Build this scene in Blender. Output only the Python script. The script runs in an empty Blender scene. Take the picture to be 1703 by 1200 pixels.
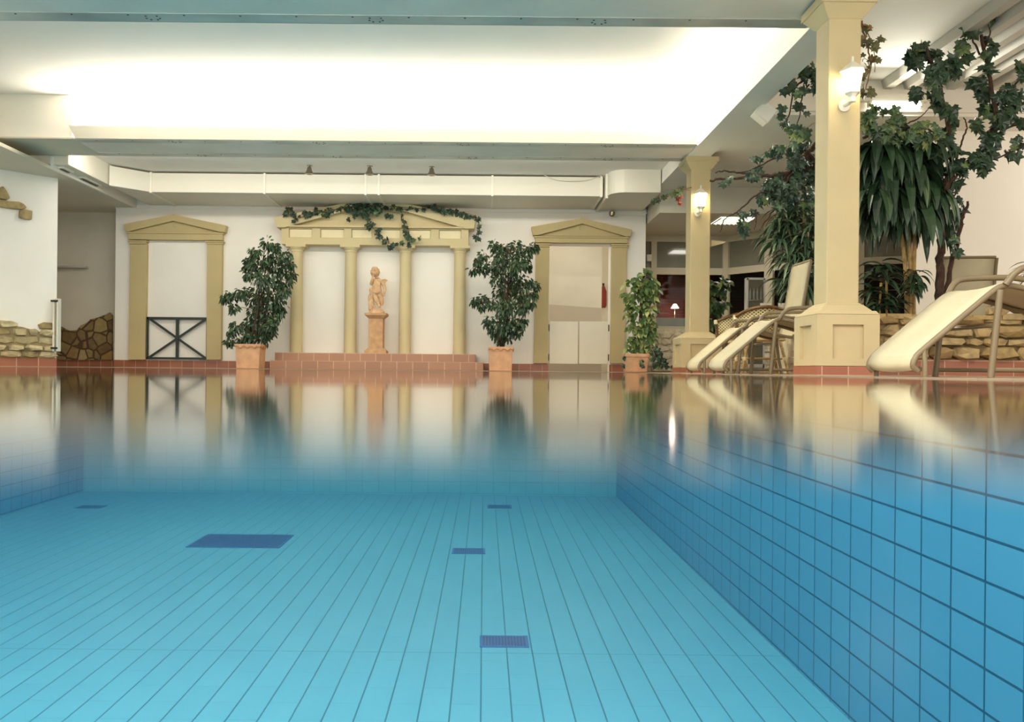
import bpy, bmesh, math, random
from math import sin, cos, pi, radians, sqrt
from mathutils import Vector, Matrix
random.seed(7)
R = random.random
C = bpy.context.scene.collection
sc = bpy.context.scene

# ------------------------------------------------------------------ camera
F = 1400.0            # focal length in pixels of the 1703 px wide frame
VPX, VPY = 805.0, 614.5
ROLL = radians(0.55)
EYE = 0.018           # the lens is a hand's breadth from the water: 1.8 cm above the deck level
cam_d = bpy.data.cameras.new('camera')
cam = bpy.data.objects.new('camera', cam_d); C.objects.link(cam)
cam_d.sensor_fit = 'HORIZONTAL'; cam_d.sensor_width = 36.0
cam_d.lens = 36.0 * F / 1703.0
cam_d.shift_x = (851.5 - VPX) / 1703.0
cam_d.shift_y = (VPY - 600.0) / 1703.0
cam_d.clip_start = 0.004; cam_d.clip_end = 200
cam.matrix_world = Matrix.Translation((0, 0, EYE)) @ Matrix.Rotation(pi / 2, 4, 'X') @ Matrix.Rotation(ROLL, 4, 'Z')
sc.camera = cam

def P(x, y, Y):
    """pixel of the photograph + distance from the camera plane -> point of the room"""
    du, dv = x - VPX, y - VPY
    c, s = cos(ROLL), sin(ROLL)
    return Vector(((du * c + dv * s) / F * Y, Y, (du * s - dv * c) / F * Y + EYE))

# ------------------------------------------------------------------ world, exposure
w = bpy.data.worlds.new('world'); sc.world = w; w.use_nodes = True
w.node_tree.nodes['Background'].inputs[0].default_value = (1.0, 0.95, 0.87, 1)
w.node_tree.nodes['Background'].inputs[1].default_value = 1.35
sc.view_settings.view_transform = 'Standard'; sc.view_settings.look = 'None'
sc.view_settings.gamma = 1.0; sc.view_settings.use_curve_mapping = False
sc.view_settings.exposure = 0.6
sc.cycles.max_bounces = 10; sc.cycles.diffuse_bounces = 5; sc.cycles.transparent_max_bounces = 12
sc.cycles.sample_clamp_indirect = 6.0

WARM = (1.0, 0.945, 0.84)
def area(name, loc, size, energy, col=WARM, rot=(0, 0, 0), spread=pi):
    d = bpy.data.lights.new(name, 'AREA'); d.shape = 'RECTANGLE'
    d.size, d.size_y = size; d.energy = energy; d.color = col; d.spread = spread
    o = bpy.data.objects.new(name, d); C.objects.link(o); o.location = loc; o.rotation_euler = rot
    return o
# fluorescent cove tubes in the troughs on the ceiling beams (they shine upwards)
area('cove_light_far', (-1.35, 11.78, 3.30), (8.5, 0.12), 360, (1, 0.96, 0.88), (pi, 0, 0))
area('cove_light_near', (-1.5, 7.45, 3.36), (8.2, 0.12), 150, (1, 0.96, 0.88), (pi, 0, 0))
area('cove_light_side', (2.72, 9.6, 3.45), (0.10, 3.6), 22, (1, 0.96, 0.88), (pi, 0, 0))
# ceiling luminaire over the near half of the pool, then added unseen fill lamps
area('hall_light_near', (-2.0, 2.6, 3.6), (7.5, 3.0), 350, WARM, (radians(35), 0, 0))
area('hall_fill_far', (-2.0, 12.68, 3.27), (8.5, 0.15), 62, WARM, (radians(42), 0, 0))  # added lamp hidden behind the far beam to brighten the far wall
area('hall_fill_middle', (-2.0, 8.3, 3.68), (7.5, 1.0), 50, WARM, (radians(8), 0, 0))  # added lamp hidden behind the near beam, lights the far pool
area('deck_fill', (5.2, 5.0, 3.3), (2.5, 3.0), 34, WARM, (radians(35), 0, 0))  # added out-of-view lamp to brighten the deck and side bay
area('bay_fill', (8.6, 9.6, 3.1), (1.4, 2.6), 45, WARM, (0, radians(30), 0))  # made-up lamp out of view at the right, lifts the bay walls

# ------------------------------------------------------------------ materials
def lin(c):
    return tuple(((v / 255) / 12.92 if v / 255 <= 0.04045 else ((v / 255 + 0.055) / 1.055) ** 2.4) for v in c) + (1,)
MATS = {}
def new_mat(name):
    m = bpy.data.materials.new(name); m.use_nodes = True
    nt = m.node_tree; b = nt.nodes['Principled BSDF']
    MATS[name] = m
    return m, nt, nt.nodes, nt.links, b
def mat(name, col, rough=0.6, var=0.06, scale=6.0, bump=0.0, bscale=60.0, metal=0.0, spec=0.5, emit=None, estr=0.0, col2=None):
    m, nt, N, L, b = new_mat(name)
    b.inputs['Roughness'].default_value = rough; b.inputs['Metallic'].default_value = metal
    b.inputs['Specular IOR Level'].default_value = spec
    tc = N.new('ShaderNodeTexCoord')
    no = N.new('ShaderNodeTexNoise'); no.inputs['Scale'].default_value = scale; no.inputs['Detail'].default_value = 5
    L.new(tc.outputs['Object'], no.inputs['Vector'])
    mx = N.new('ShaderNodeMix'); mx.data_type = 'RGBA'
    a = lin(col); c2 = lin(col2) if col2 else tuple(v * (1 - var * 2.5) for v in a[:3]) + (1,)
    a1 = a if col2 else tuple(min(1, v * (1 + var)) for v in a[:3]) + (1,)
    mx.inputs[6].default_value = a1; mx.inputs[7].default_value = c2
    rmp = N.new('ShaderNodeMapRange'); rmp.inputs[1].default_value = 0.35; rmp.inputs[2].default_value = 0.7
    L.new(no.outputs['Fac'], rmp.inputs[0]); L.new(rmp.outputs[0], mx.inputs[0])
    L.new(mx.outputs[2], b.inputs['Base Color'])
    if bump:
        n2 = N.new('ShaderNodeTexNoise'); n2.inputs['Scale'].default_value = bscale; n2.inputs['Detail'].default_value = 4
        bp = N.new('ShaderNodeBump'); bp.inputs['Strength'].default_value = bump; bp.inputs['Distance'].default_value = 0.02
        L.new(tc.outputs['Object'], n2.inputs['Vector']); L.new(n2.outputs['Fac'], bp.inputs['Height']); L.new(bp.outputs[0], b.inputs['Normal'])
    if emit:
        b.inputs['Emission Color'].default_value = lin(emit); b.inputs['Emission Strength'].default_value = estr
    return m
mat('wall', (243, 237, 225), 0.75, 0.015, 1.5, 0.05, 8)
mat('ceil', (244, 237, 224), 0.8, 0.015, 1.0)
mat('ceil_grey', (238, 235, 222), 0.7, 0.02, 1.0)
mat('soffit', (214, 207, 186), 0.7, 0.02, 1.0)
mat('metal_panel', (238, 229, 214), 0.4, 0.03, 2.0, metal=0.1)
mat('panel_strip', (205, 206, 196), 0.35, 0.12, 1.2, metal=0.3)
mat('lip', (190, 187, 174), 0.5, 0.02, 1.0)
mat('screw', (92, 92, 84), 0.5)
mat('duct', (232, 224, 206), 0.55, 0.015, 1.0)
mat('duct_joint', (242, 236, 218), 0.5, 0.01)
mat('plaster', (200, 182, 140), 0.8, 0.02, 3.0, 0.12, 90)
mat('portico', (212, 195, 150), 0.75, 0.02, 3.0, 0.06, 90)
mat('frame_plaster', (196, 177, 128), 0.75, 0.03, 2.0, 0.06, 90)
mat('wall_dim', (214, 208, 190), 0.8, 0.03, 1.5)
mat('panel_cream', (236, 222, 180), 0.8, 0.02)
mat('terracotta', (214, 164, 124), 0.8, 0.06, 8.0, 0.1, 60)
mat('terracotta_rim', (205, 140, 92), 0.8, 0.06, 8.0)
mat('clay_statue', (222, 180, 136), 0.8, 0.08, 20.0, 0.1, 60)
mat('clay_plinth', (204, 160, 116), 0.75, 0.09, 9.0, 0.08, 60)
mat('soil', (60, 45, 32), 0.95, 0.2, 30)
mat('white_metal', (228, 222, 204), 0.4, 0.01)
mat('door_white', (238, 229, 204), 0.45, 0.01)
mat('dark_gap', (60, 55, 45), 0.6)
mat('green_rail', (38, 52, 44), 0.45, 0.1)
mat('chrome', (150, 140, 122), 0.22, 0.05, metal=0.9)
mat('black', (30, 28, 26), 0.5)
mat('grille', (90, 80, 65), 0.6)
mat('sling', (198, 188, 156), 0.8, 0.03, 4.0, 0.08, 400)
mat('rail', (126, 110, 82), 0.4, 0.05)
mat('bark', (72, 50, 38), 0.9, 0.2, 20, 0.4, 60)
mat('cane', (170, 140, 85), 0.8, 0.15, 20, 0.3, 40)
mat('twig', (120, 88, 58), 0.9, 0.2, 20)
mat('rattan_frame', (120, 84, 42), 0.4, 0.2, 20)
mat('bamboo', (178, 148, 90), 0.45, 0.2, 30)
mat('binding', (232, 214, 168), 0.6, 0.05)
mat('red_wood', (132, 56, 36), 0.25, 0.2, 6.0, col2=(96, 40, 26))
mat('dark_wood', (58, 34, 28), 0.4, 0.1)
mat('pvc', (196, 186, 158), 0.45, 0.01)
mat('frosted', (126, 124, 108), 0.06, 0.04, 2.0)
mat('white_stone', (214, 203, 172), 0.85, 0.1, 9.0, 0.5, 30)
mat('red_thing', (132, 40, 30), 0.5, 0.05)
mat('fridge', (200, 200, 188), 0.35, 0.03)
mat('paper', (232, 228, 215), 0.7, 0.01)
mat('glass_bottle', (150, 155, 140), 0.15, 0.05)
mat('tube_glow', (255, 255, 250), 0.4, emit=(255, 248, 232), estr=14.0)
mat('panel_glow', (255, 255, 250), 0.4, emit=(255, 248, 230), estr=3.0)
mat('lantern_glow', (255, 246, 225), 0.4, emit=(255, 236, 190), estr=9.0)
mat('table_lamp_glow', (255, 240, 225), 0.4, emit=(255, 226, 205), estr=4.0)
mat('blue_thing', (52, 46, 62), 0.5, 0.05)
mat('wicker', (214, 192, 134), 0.6, 0.05)

def tile_mat(name, c1, c2, mortar, bw, rh, msize, offset=0.5, axes='xz', rough=0.35, shift=(0, 0), spec=0.5):
    m, nt, N, L, b = new_mat(name)
    tc = N.new('ShaderNodeTexCoord'); sp = N.new('ShaderNodeSeparateXYZ'); cb = N.new('ShaderNodeCombineXYZ')
    L.new(tc.outputs['Object'], sp.inputs[0])
    ix = {'x': 0, 'y': 1, 'z': 2}
    for k in (0, 1):
        ad = N.new('ShaderNodeMath'); ad.operation = 'ADD'; ad.inputs[1].default_value = shift[k] + 40 * (bw if k == 0 else rh)
        L.new(sp.outputs[ix[axes[k]]], ad.inputs[0]); L.new(ad.outputs[0], cb.inputs[k])
    br = N.new('ShaderNodeTexBrick'); br.offset = offset; br.squash = 1.0
    br.inputs['Color1'].default_value = lin(c1); br.inputs['Color2'].default_value = lin(c2); br.inputs['Mortar'].default_value = lin(mortar)
    br.inputs['Scale'].default_value = 1.0; br.inputs['Mortar Size'].default_value = msize; br.inputs['Mortar Smooth'].default_value = 0.4
    br.inputs['Brick Width'].default_value = bw; br.inputs['Row Height'].default_value = rh
    L.new(cb.outputs[0], br.inputs['Vector'])
    L.new(br.outputs['Color'], b.inputs['Base Color']); b.inputs['Roughness'].default_value = rough
    b.inputs['Specular IOR Level'].default_value = spec
    bp = N.new('ShaderNodeBump'); bp.inputs['Strength'].default_value = 0.3; bp.inputs['Distance'].default_value = 0.004; bp.invert = True
    L.new(br.outputs['Fac'], bp.inputs['Height']); L.new(bp.outputs[0], b.inputs['Normal'])
    return m
PD = 2.05      # pool depth
tile_mat('red_tile', (166, 104, 78), (150, 92, 68), (196, 158, 128), 0.215, 0.145, 0.006, 0.0, 'xz')
tile_mat('red_tile_x', (172, 100, 74), (150, 88, 64), (190, 150, 120), 0.215, 0.145, 0.006, 0.0, 'yz')
tile_mat('step_tile', (172, 124, 94), (158, 112, 84), (206, 172, 138), 0.275, 0.145, 0.007, 0.5, 'xz')
tile_mat('deck_tile', (164, 138, 112), (156, 130, 104), (140, 120, 100), 0.25, 0.25, 0.006, 0.0, 'xy')
tile_mat('pool_floor_base', (78, 162, 186), (74, 158, 182), (50, 124, 140), 0.52, 0.187, 0.0055, 0.5, 'yx', 0.4, (0.0, 0.0), 0.2)
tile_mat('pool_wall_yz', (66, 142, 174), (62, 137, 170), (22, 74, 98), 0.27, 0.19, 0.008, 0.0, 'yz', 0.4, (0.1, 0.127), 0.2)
tile_mat('pool_wall_xz', (84, 176, 190), (80, 172, 187), (66, 152, 170), 0.27, 0.19, 0.008, 0.0, 'xz', 0.4, (0.1, 0.127), 0.2)  # lighter tiles and fainter joints; underwater haze put into the colour
def pool_floor_mat():
    m = MATS['pool_floor_base']; m.name = 'pool_floor'; MATS['pool_floor'] = m
    nt = m.node_tree; N = nt.nodes; L = nt.links; b = N['Principled BSDF']
    br = [n for n in N if n.type == 'TEX_BRICK'][0]
    br.inputs['Mortar'].default_value = lin((66, 144, 168))       # faint staggered cross joints
    b2 = N.new('ShaderNodeTexBrick'); b2.offset = 0.0
    for k, v in (('Color1', (255, 255, 255)), ('Color2', (255, 255, 255)), ('Mortar', (165, 192, 194))): b2.inputs[k].default_value = lin(v)
    b2.inputs['Scale'].default_value = 1.0; b2.inputs['Mortar Size'].default_value = 0.006; b2.inputs['Mortar Smooth'].default_value = 0.3
    b2.inputs['Brick Width'].default_value = 5.2; b2.inputs['Row Height'].default_value = 0.187
    ad = N.new('ShaderNodeVectorMath'); ad.operation = 'ADD'; ad.inputs[1].default_value = (5.2 * 20 - 40 * 0.52 - 6.15 + 5.2, 0, 0)
    L.new(br.inputs['Vector'].links[0].from_socket, ad.inputs[0]); L.new(ad.outputs[0], b2.inputs['Vector'])
    mm = N.new('ShaderNodeMix'); mm.data_type = 'RGBA'; mm.blend_type = 'MULTIPLY'; mm.inputs[0].default_value = 1
    L.new(br.outputs['Color'], mm.inputs[6]); L.new(b2.outputs['Color'], mm.inputs[7]); L.new(mm.outputs[2], b.inputs['Base Color'])
pool_floor_mat()
mat('pool_drain', (24, 92, 150), 0.5, 0.05)
mat('pool_drain_dark', (12, 52, 96), 0.5, 0.05)

def stone_mat(name, cols, joint, scale, jw=0.05, bump=0.5):
    m, nt, N, L, b = new_mat(name)
    tc = N.new('ShaderNodeTexCoord')
    v1 = N.new('ShaderNodeTexVoronoi'); v1.feature = 'DISTANCE_TO_EDGE'; v1.inputs['Scale'].default_value = scale
    v2 = N.new('ShaderNodeTexVoronoi'); v2.inputs['Scale'].default_value = scale
    for v in (v1, v2): L.new(tc.outputs['Object'], v.inputs['Vector'])
    sp = N.new('ShaderNodeSeparateColor'); L.new(v2.outputs['Color'], sp.inputs[0])
    cr = N.new('ShaderNodeValToRGB'); L.new(sp.outputs[0], cr.inputs[0])
    els = cr.color_ramp.elements
    els[0].color = lin(cols[0]); els[1].color = lin(cols[-1])
    for i, c in enumerate(cols[1:-1]):
        e = els.new((i + 1) / (len(cols) - 1)); e.color = lin(c)
    no = N.new('ShaderNodeTexNoise'); no.inputs['Scale'].default_value = 14; no.inputs['Detail'].default_value = 6
    L.new(tc.outputs['Object'], no.inputs['Vector'])
    mm = N.new('ShaderNodeMix'); mm.data_type = 'RGBA'; mm.blend_type = 'MULTIPLY'; mm.inputs[0].default_value = 0.55
    L.new(cr.outputs[0], mm.inputs[6]); L.new(no.outputs['Fac'], mm.inputs[7])
    ml = N.new('ShaderNodeMix'); ml.data_type = 'RGBA'
    mr = N.new('ShaderNodeMapRange'); mr.inputs[1].default_value = jw * 0.5; mr.inputs[2].default_value = jw
    L.new(v1.outputs['Distance'], mr.inputs[0]); L.new(mr.outputs[0], ml.inputs[0])
    ml.inputs[6].default_value = lin(joint); L.new(mm.outputs[2], ml.inputs[7]); L.new(ml.outputs[2], b.inputs['Base Color'])
    bp = N.new('ShaderNodeBump'); bp.inputs['Strength'].default_value = bump; bp.inputs['Distance'].default_value = 0.03
    L.new(mr.outputs[0], bp.inputs['Height']); L.new(bp.outputs[0], b.inputs['Normal']); b.inputs['Roughness'].default_value = 0.85
    return m
stone_mat('crazy_stone', [(176, 140, 82), (150, 128, 80), (190, 170, 110), (130, 104, 66), (196, 172, 122)], (84, 62, 38), 4.6, 0.075)

def rock_mat(name, c0, c1, c2):
    """rubble stones: one tone per stone (mesh island) with veins"""
    m, nt, N, L, b = new_mat(name)
    g = N.new('ShaderNodeNewGeometry'); tc = N.new('ShaderNodeTexCoord')
    cr = N.new('ShaderNodeValToRGB'); L.new(g.outputs['Random Per Island'], cr.inputs[0])
    cr.color_ramp.elements[0].color = lin(c0); cr.color_ramp.elements[1].color = lin(c2)
    e = cr.color_ramp.elements.new(0.5); e.color = lin(c1)
    no = N.new('ShaderNodeTexNoise'); no.inputs['Scale'].default_value = 9; no.inputs['Detail'].default_value = 8; no.inputs['Distortion'].default_value = 0.6
    L.new(tc.outputs['Object'], no.inputs['Vector'])
    mr = N.new('ShaderNodeMapRange'); mr.inputs[1].default_value = 0.3; mr.inputs[2].default_value = 0.65; mr.inputs[3].default_value = 0.6; mr.inputs[4].default_value = 1.08
    L.new(no.outputs['Fac'], mr.inputs[0])
    mm = N.new('ShaderNodeMix'); mm.data_type = 'RGBA'; mm.blend_type = 'MULTIPLY'; mm.inputs[0].default_value = 1
    L.new(cr.outputs[0], mm.inputs[6]); L.new(mr.outputs[0], mm.inputs[7]); L.new(mm.outputs[2], b.inputs['Base Color'])
    bp = N.new('ShaderNodeBump'); bp.inputs['Strength'].default_value = 0.6; bp.inputs['Distance'].default_value = 0.02
    L.new(no.outputs['Fac'], bp.inputs['Height']); L.new(bp.outputs[0], b.inputs['Normal']); b.inputs['Roughness'].default_value = 0.85
    return m
rock_mat('rubble', (176, 158, 118), (206, 190, 148), (158, 138, 92))
rock_mat('rubble_warm', (186, 164, 120), (176, 150, 98), (148, 122, 80))
rock_mat('rubble_white', (222, 212, 184), (206, 194, 162), (230, 222, 198))
mat('mortar', (150, 132, 96), 0.95, 0.1, 10, 0.3, 30)

def leaf_mat(name, dark, mid, light, p=0.85):
    m, nt, N, L, b = new_mat(name)
    g = N.new('ShaderNodeNewGeometry')
    cr = N.new('ShaderNodeValToRGB'); L.new(g.outputs['Random Per Island'], cr.inputs[0])
    cr.color_ramp.elements[0].color = lin(dark); cr.color_ramp.elements[1].color = lin(light)
    e = cr.color_ramp.elements.new(p * 0.6); e.color = lin(mid); e = cr.color_ramp.elements.new(p); e.color = lin(mid)
    L.new(cr.outputs[0], b.inputs['Base Color']); b.inputs['Roughness'].default_value = 0.36
    b.inputs['Specular IOR Level'].default_value = 0.5
    return m
leaf_mat('ficus_leaf', (38, 58, 38), (56, 80, 48), (92, 114, 66))
leaf_mat('ivy_leaf', (34, 54, 40), (50, 74, 52), (96, 118, 66))
leaf_mat('ivy_leaf_bright', (40, 62, 40), (74, 100, 64), (132, 142, 82), 0.7)
leaf_mat('ivy_leaf_dry', (76, 74, 48), (96, 98, 60), (140, 104, 60), 0.7)
leaf_mat('dracaena_leaf', (34, 54, 40), (50, 76, 50), (84, 108, 68))
leaf_mat('yucca_leaf', (52, 76, 56), (78, 104, 76), (120, 142, 104))
leaf_mat('pothos_leaf', (60, 84, 46), (90, 116, 62), (188, 188, 118), 0.6)

def water_mat():
    """still water: clear, mirror-like at grazing angles, absorbing red with distance"""
    m, nt, N, L, b = new_mat('water'); N.remove(b); out = N['Material Output']
    g = N.new('ShaderNodeNewGeometry')
    tc = N.new('ShaderNodeTexCoord')
    no = N.new('ShaderNodeTexNoise'); no.inputs['Scale'].default_value = 1.3; no.inputs['Detail'].default_value = 1
    L.new(tc.outputs['Object'], no.inputs['Vector'])
    bp = N.new('ShaderNodeBump'); bp.inputs['Strength'].default_value = 0.02; bp.inputs['Distance'].default_value = 0.02
    L.new(no.outputs['Fac'], bp.inputs['Height'])
    dt = N.new('ShaderNodeVectorMath'); dt.operation = 'DOT_PRODUCT'
    L.new(g.outputs['Normal'], dt.inputs[0]); L.new(g.outputs['Incoming'], dt.inputs[1])
    ab = N.new('ShaderNodeMath'); ab.operation = 'ABSOLUTE'; L.new(dt.outputs['Value'], ab.inputs[0])
    mr = N.new('ShaderNodeMapRange'); mr.interpolation_type = 'SMOOTHSTEP'
    mr.inputs[1].default_value = 0.03; mr.inputs[2].default_value = 0.145; mr.inputs[3].default_value = 1.0; mr.inputs[4].default_value = 0.0
    L.new(ab.outputs[0], mr.inputs[0])
    rg = N.new('ShaderNodeMapRange'); rg.inputs[1].default_value = 0.0; rg.inputs[2].default_value = 0.15; rg.inputs[3].default_value = 0.03; rg.inputs[4].default_value = 0.17
    L.new(ab.outputs[0], rg.inputs[0])
    mr2 = N.new('ShaderNodeMath'); mr2.operation = 'MAXIMUM'; mr2.inputs[1].default_value = 0.003
    L.new(mr.outputs[0], mr2.inputs[0])
    tr = N.new('ShaderNodeBsdfTransparent'); gl = N.new('ShaderNodeBsdfGlossy')
    gl.distribution = 'MULTI_GGX'; gl.inputs['Roughness'].default_value = 0.055; gl.inputs['Color'].default_value = (0.94, 0.94, 0.93, 1)
    L.new(bp.outputs[0], gl.inputs['Normal']); L.new(rg.outputs[0], gl.inputs['Roughness'])
    mx = N.new('ShaderNodeMixShader'); L.new(mr2.outputs[0], mx.inputs[0]); L.new(tr.outputs[0], mx.inputs[1]); L.new(gl.outputs[0], mx.inputs[2])
    L.new(mx.outputs[0], out.inputs['Surface'])
    va = N.new('ShaderNodeVolumeAbsorption'); va.inputs['Color'].default_value = (0.2, 0.5, 1.0, 1); va.inputs['Density'].default_value = 0.04
    vs = N.new('ShaderNodeVolumeScatter'); vs.inputs['Color'].default_value = (0.12, 0.5, 1.0, 1); vs.inputs['Density'].default_value = 0.035; vs.inputs['Anisotropy'].default_value = 0.3
    ads = N.new('ShaderNodeAddShader'); L.new(va.outputs[0], ads.inputs[0]); L.new(vs.outputs[0], ads.inputs[1])
    L.new(ads.outputs[0], out.inputs['Volume'])
water_mat()
def glass_mat(name, tint, refl=0.12, rough=0.02):
    m, nt, N, L, b = new_mat(name); N.remove(b); out = N['Material Output']
    tr = N.new('ShaderNodeBsdfTransparent'); tr.inputs[0].default_value = tint
    gl = N.new('ShaderNodeBsdfGlossy'); gl.inputs['Roughness'].default_value = rough
    fr = N.new('ShaderNodeFresnel'); fr.inputs[0].default_value = 1.22
    ad = N.new('ShaderNodeMath'); ad.operation = 'ADD'; ad.inputs[1].default_value = refl; L.new(fr.outputs[0], ad.inputs[0])
    mx = N.new('ShaderNodeMixShader'); L.new(ad.outputs[0], mx.inputs[0]); L.new(tr.outputs[0], mx.inputs[1]); L.new(gl.outputs[0], mx.inputs[2])
    L.new(mx.outputs[0], out.inputs['Surface'])
glass_mat('glass', (0.85, 0.86, 0.84, 1), 0.0)

# ------------------------------------------------------------------ mesh builder
class B:
    def __init__(s): s.v = []; s.f = []; s.mi = []; s.cur = 0
    def add(s, vs, fs):
        o = len(s.v); s.v += [Vector(p) for p in vs]
        for f in fs: s.f.append([i + o for i in f]); s.mi.append(s.cur)
        return s
    def box(s, x0, x1, y0, y1, z0, z1, xf=None):
        vs = [Vector((x, y, z)) for z in (z0, z1) for y in (y0, y1) for x in (x0, x1)]
        if xf: vs = [xf @ p for p in vs]
        return s.add(vs, [(0, 2, 3, 1), (4, 5, 7, 6), (0, 1, 5, 4), (2, 6, 7, 3), (0, 4, 6, 2), (1, 3, 7, 5)])
    def frustum(s, cx, cy, z0, z1, a0, b0, a1, b1):
        vs = [(cx + sx * a0, cy + sy * b0, z0) for sx, sy in ((-1, -1), (1, -1), (1, 1), (-1, 1))] + \
             [(cx + sx * a1, cy + sy * b1, z1) for sx, sy in ((-1, -1), (1, -1), (1, 1), (-1, 1))]
        return s.add(vs, [(3, 2, 1, 0), (4, 5, 6, 7), (0, 1, 5, 4), (1, 2, 6, 5), (2, 3, 7, 6), (3, 0, 4, 7)])
    def poly(s, pts, d):
        """prism from a 3-D outline and an extrusion vector"""
        n = len(pts); d = Vector(d); a = [Vector(p) for p in pts]
        return s.add(a + [p + d for p in a], [list(range(n))[::-1], list(range(n, 2 * n))] + [[i, (i + 1) % n, n + (i + 1) % n, n + i] for i in range(n)])
    def lathe(s, prof, c, n=24, sx=1, sy=1):
        c = Vector(c); vs = []; fs = []
        for r, z in prof:
            for k in range(n):
                a = 2 * pi * k / n; vs.append(c + Vector((r * cos(a) * sx, r * sin(a) * sy, z)))
        m = len(prof)
        for i in range(m - 1):
            for k in range(n):
                fs.append((i * n + k, i * n + (k + 1) % n, (i + 1) * n + (k + 1) % n, (i + 1) * n + k))
        fs.append(list(range(n))[::-1]); fs.append([(m - 1) * n + k for k in range(n)])
        return s.add(vs, fs)
    def tube(s, pts, r, n=8, closed=False):
        pts = [Vector(p) for p in pts]; m = len(pts); vs = []; fs = []
        rr = r if isinstance(r, (list, tuple)) else [r] * m
        up = Vector((0.13, 0.21, 1)).normalized()
        for i, p in enumerate(pts):
            if closed: d = pts[(i + 1) % m] - pts[i - 1]
            else: d = pts[min(i + 1, m - 1)] - pts[max(i - 1, 0)]
            d = d.normalized() if d.length > 1e-9 else Vector((0, 0, 1))
            a = d.cross(up)
            if a.length < 0.05: a = d.cross(Vector((1, 0, 0)))
            a.normalize(); b = d.cross(a)
            for k in range(n):
                t = 2 * pi * k / n; vs.append(p + (a * cos(t) + b * sin(t)) * rr[i])
        e = m if closed else m - 1
        for i in range(e):
            j = (i + 1) % m
            for k in range(n): fs.append((i * n + k, i * n + (k + 1) % n, j * n + (k + 1) % n, j * n + k))
        if not closed: fs.append(list(range(n))[::-1]); fs.append([(m - 1) * n + k for k in range(n)])
        return s.add(vs, fs)
    def build(s, name, mats, parent=None, smooth=False, bevel=0.0, mods=None):
        me = bpy.data.meshes.new(name)
        off = parent_loc(parent) if parent else Vector((0, 0, 0))
        me.from_pydata([p - off for p in s.v], [], s.f)
        for mm in (mats if isinstance(mats, (list, tuple)) else [mats]): me.materials.append(MATS[mm])
        if any(s.mi): me.polygons.foreach_set('material_index', s.mi)
        if smooth: me.polygons.foreach_set('use_smooth', [True] * len(me.polygons))
        bm = bmesh.new(); bm.from_mesh(me); bmesh.ops.recalc_face_normals(bm, faces=bm.faces) if not getattr(s, 'raw', False) else None
        bm.to_mesh(me); bm.free()
        o = bpy.data.objects.new(name, me); C.objects.link(o)
        if parent: o.parent = parent
        if bevel:
            md = o.modifiers.new('bevel', 'BEVEL'); md.width = bevel; md.segments = 2; md.limit_method = 'ANGLE'
        if smooth and not getattr(s, 'raw', False):
            me.polygons.foreach_set('use_smooth', [True] * len(me.polygons))
            try:
                me.set_sharp_from_angle(angle=radians(40))
            except Exception: pass
        return o
LOC = {}
def parent_loc(o):
    v = Vector(o.location)
    if o.parent: v = v + parent_loc(o.parent)
    return v
def tag(o, label, cat, group=None, kind=None):
    o['label'] = label; o['category'] = cat
    if group: o['group'] = group
    if kind: o['kind'] = kind
    return o
def thing(name, label, cat, loc=(0, 0, 0), group=None):
    o = bpy.data.objects.new(name, None); C.objects.link(o); o.location = loc; o.empty_display_size = 0.1
    return tag(o, label, cat, group)
def struct(o):
    o['kind'] = 'structure'; return o
def bx(*a): return B().box(*a)
def copy_tree(o, parent=None):
    c = o.copy(); C.objects.link(c); c.parent = parent
    for ch in list(o.children): copy_tree(ch, c)
    return c
def smooth_path(pts, k=6):
    """Catmull-Rom through points"""
    pts = [Vector(p) for p in pts]; out = []
    q = [pts[0] * 2 - pts[1]] + pts + [pts[-1] * 2 - pts[-2]]
    for i in range(1, len(q) - 2):
        for j in range(k):
            t = j / k; a, b, c, d = q[i - 1], q[i], q[i + 1], q[i + 2]
            out.append(0.5 * ((2 * b) + (c - a) * t + (2 * a - 5 * b + 4 * c - d) * t * t + (3 * b - a - 3 * c + d) * t ** 3))
    out.append(pts[-1]); return out

# ------------------------------------------------------------------ the setting
ZW = 15.6                      # distance of the far wall
PX0, PX1, PY1 = -6.6, 2.2, 13.9   # pool: left side, right side, far end
PY0 = -1.5
HB = 3.15                      # underside of the ceiling beams
# deck around the pool (a ring slab)
d = B()
d.box(PX1, 10.5, -2, 20, -0.02, 0.0); d.box(-11, PX0, -2, 20, -0.02, 0.0); d.box(PX0, PX1, PY1, 20, -0.02, 0.0)
struct(d.build('floor', 'deck_tile'))
# pool tank
struct(B().box(PX0, PX1, PY0, PY1, -PD - 0.15, -PD).build('floor_pool', 'pool_floor'))
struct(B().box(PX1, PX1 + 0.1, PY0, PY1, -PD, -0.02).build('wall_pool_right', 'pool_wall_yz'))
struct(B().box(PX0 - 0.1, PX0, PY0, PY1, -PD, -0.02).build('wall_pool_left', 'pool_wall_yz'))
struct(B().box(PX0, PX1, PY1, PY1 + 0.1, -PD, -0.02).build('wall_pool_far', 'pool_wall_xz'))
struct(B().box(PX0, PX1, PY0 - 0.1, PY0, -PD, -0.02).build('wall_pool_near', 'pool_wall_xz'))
wt = B().box(PX0 + 0.002, PX1 - 0.002, PY0 + 0.002, PY1 - 0.002, -PD + 0.002, -0.006)
wo = wt.build('water', 'water'); tag(wo, 'still clear blue water filling the tiled indoor pool', 'water', kind='stuff')

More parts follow.
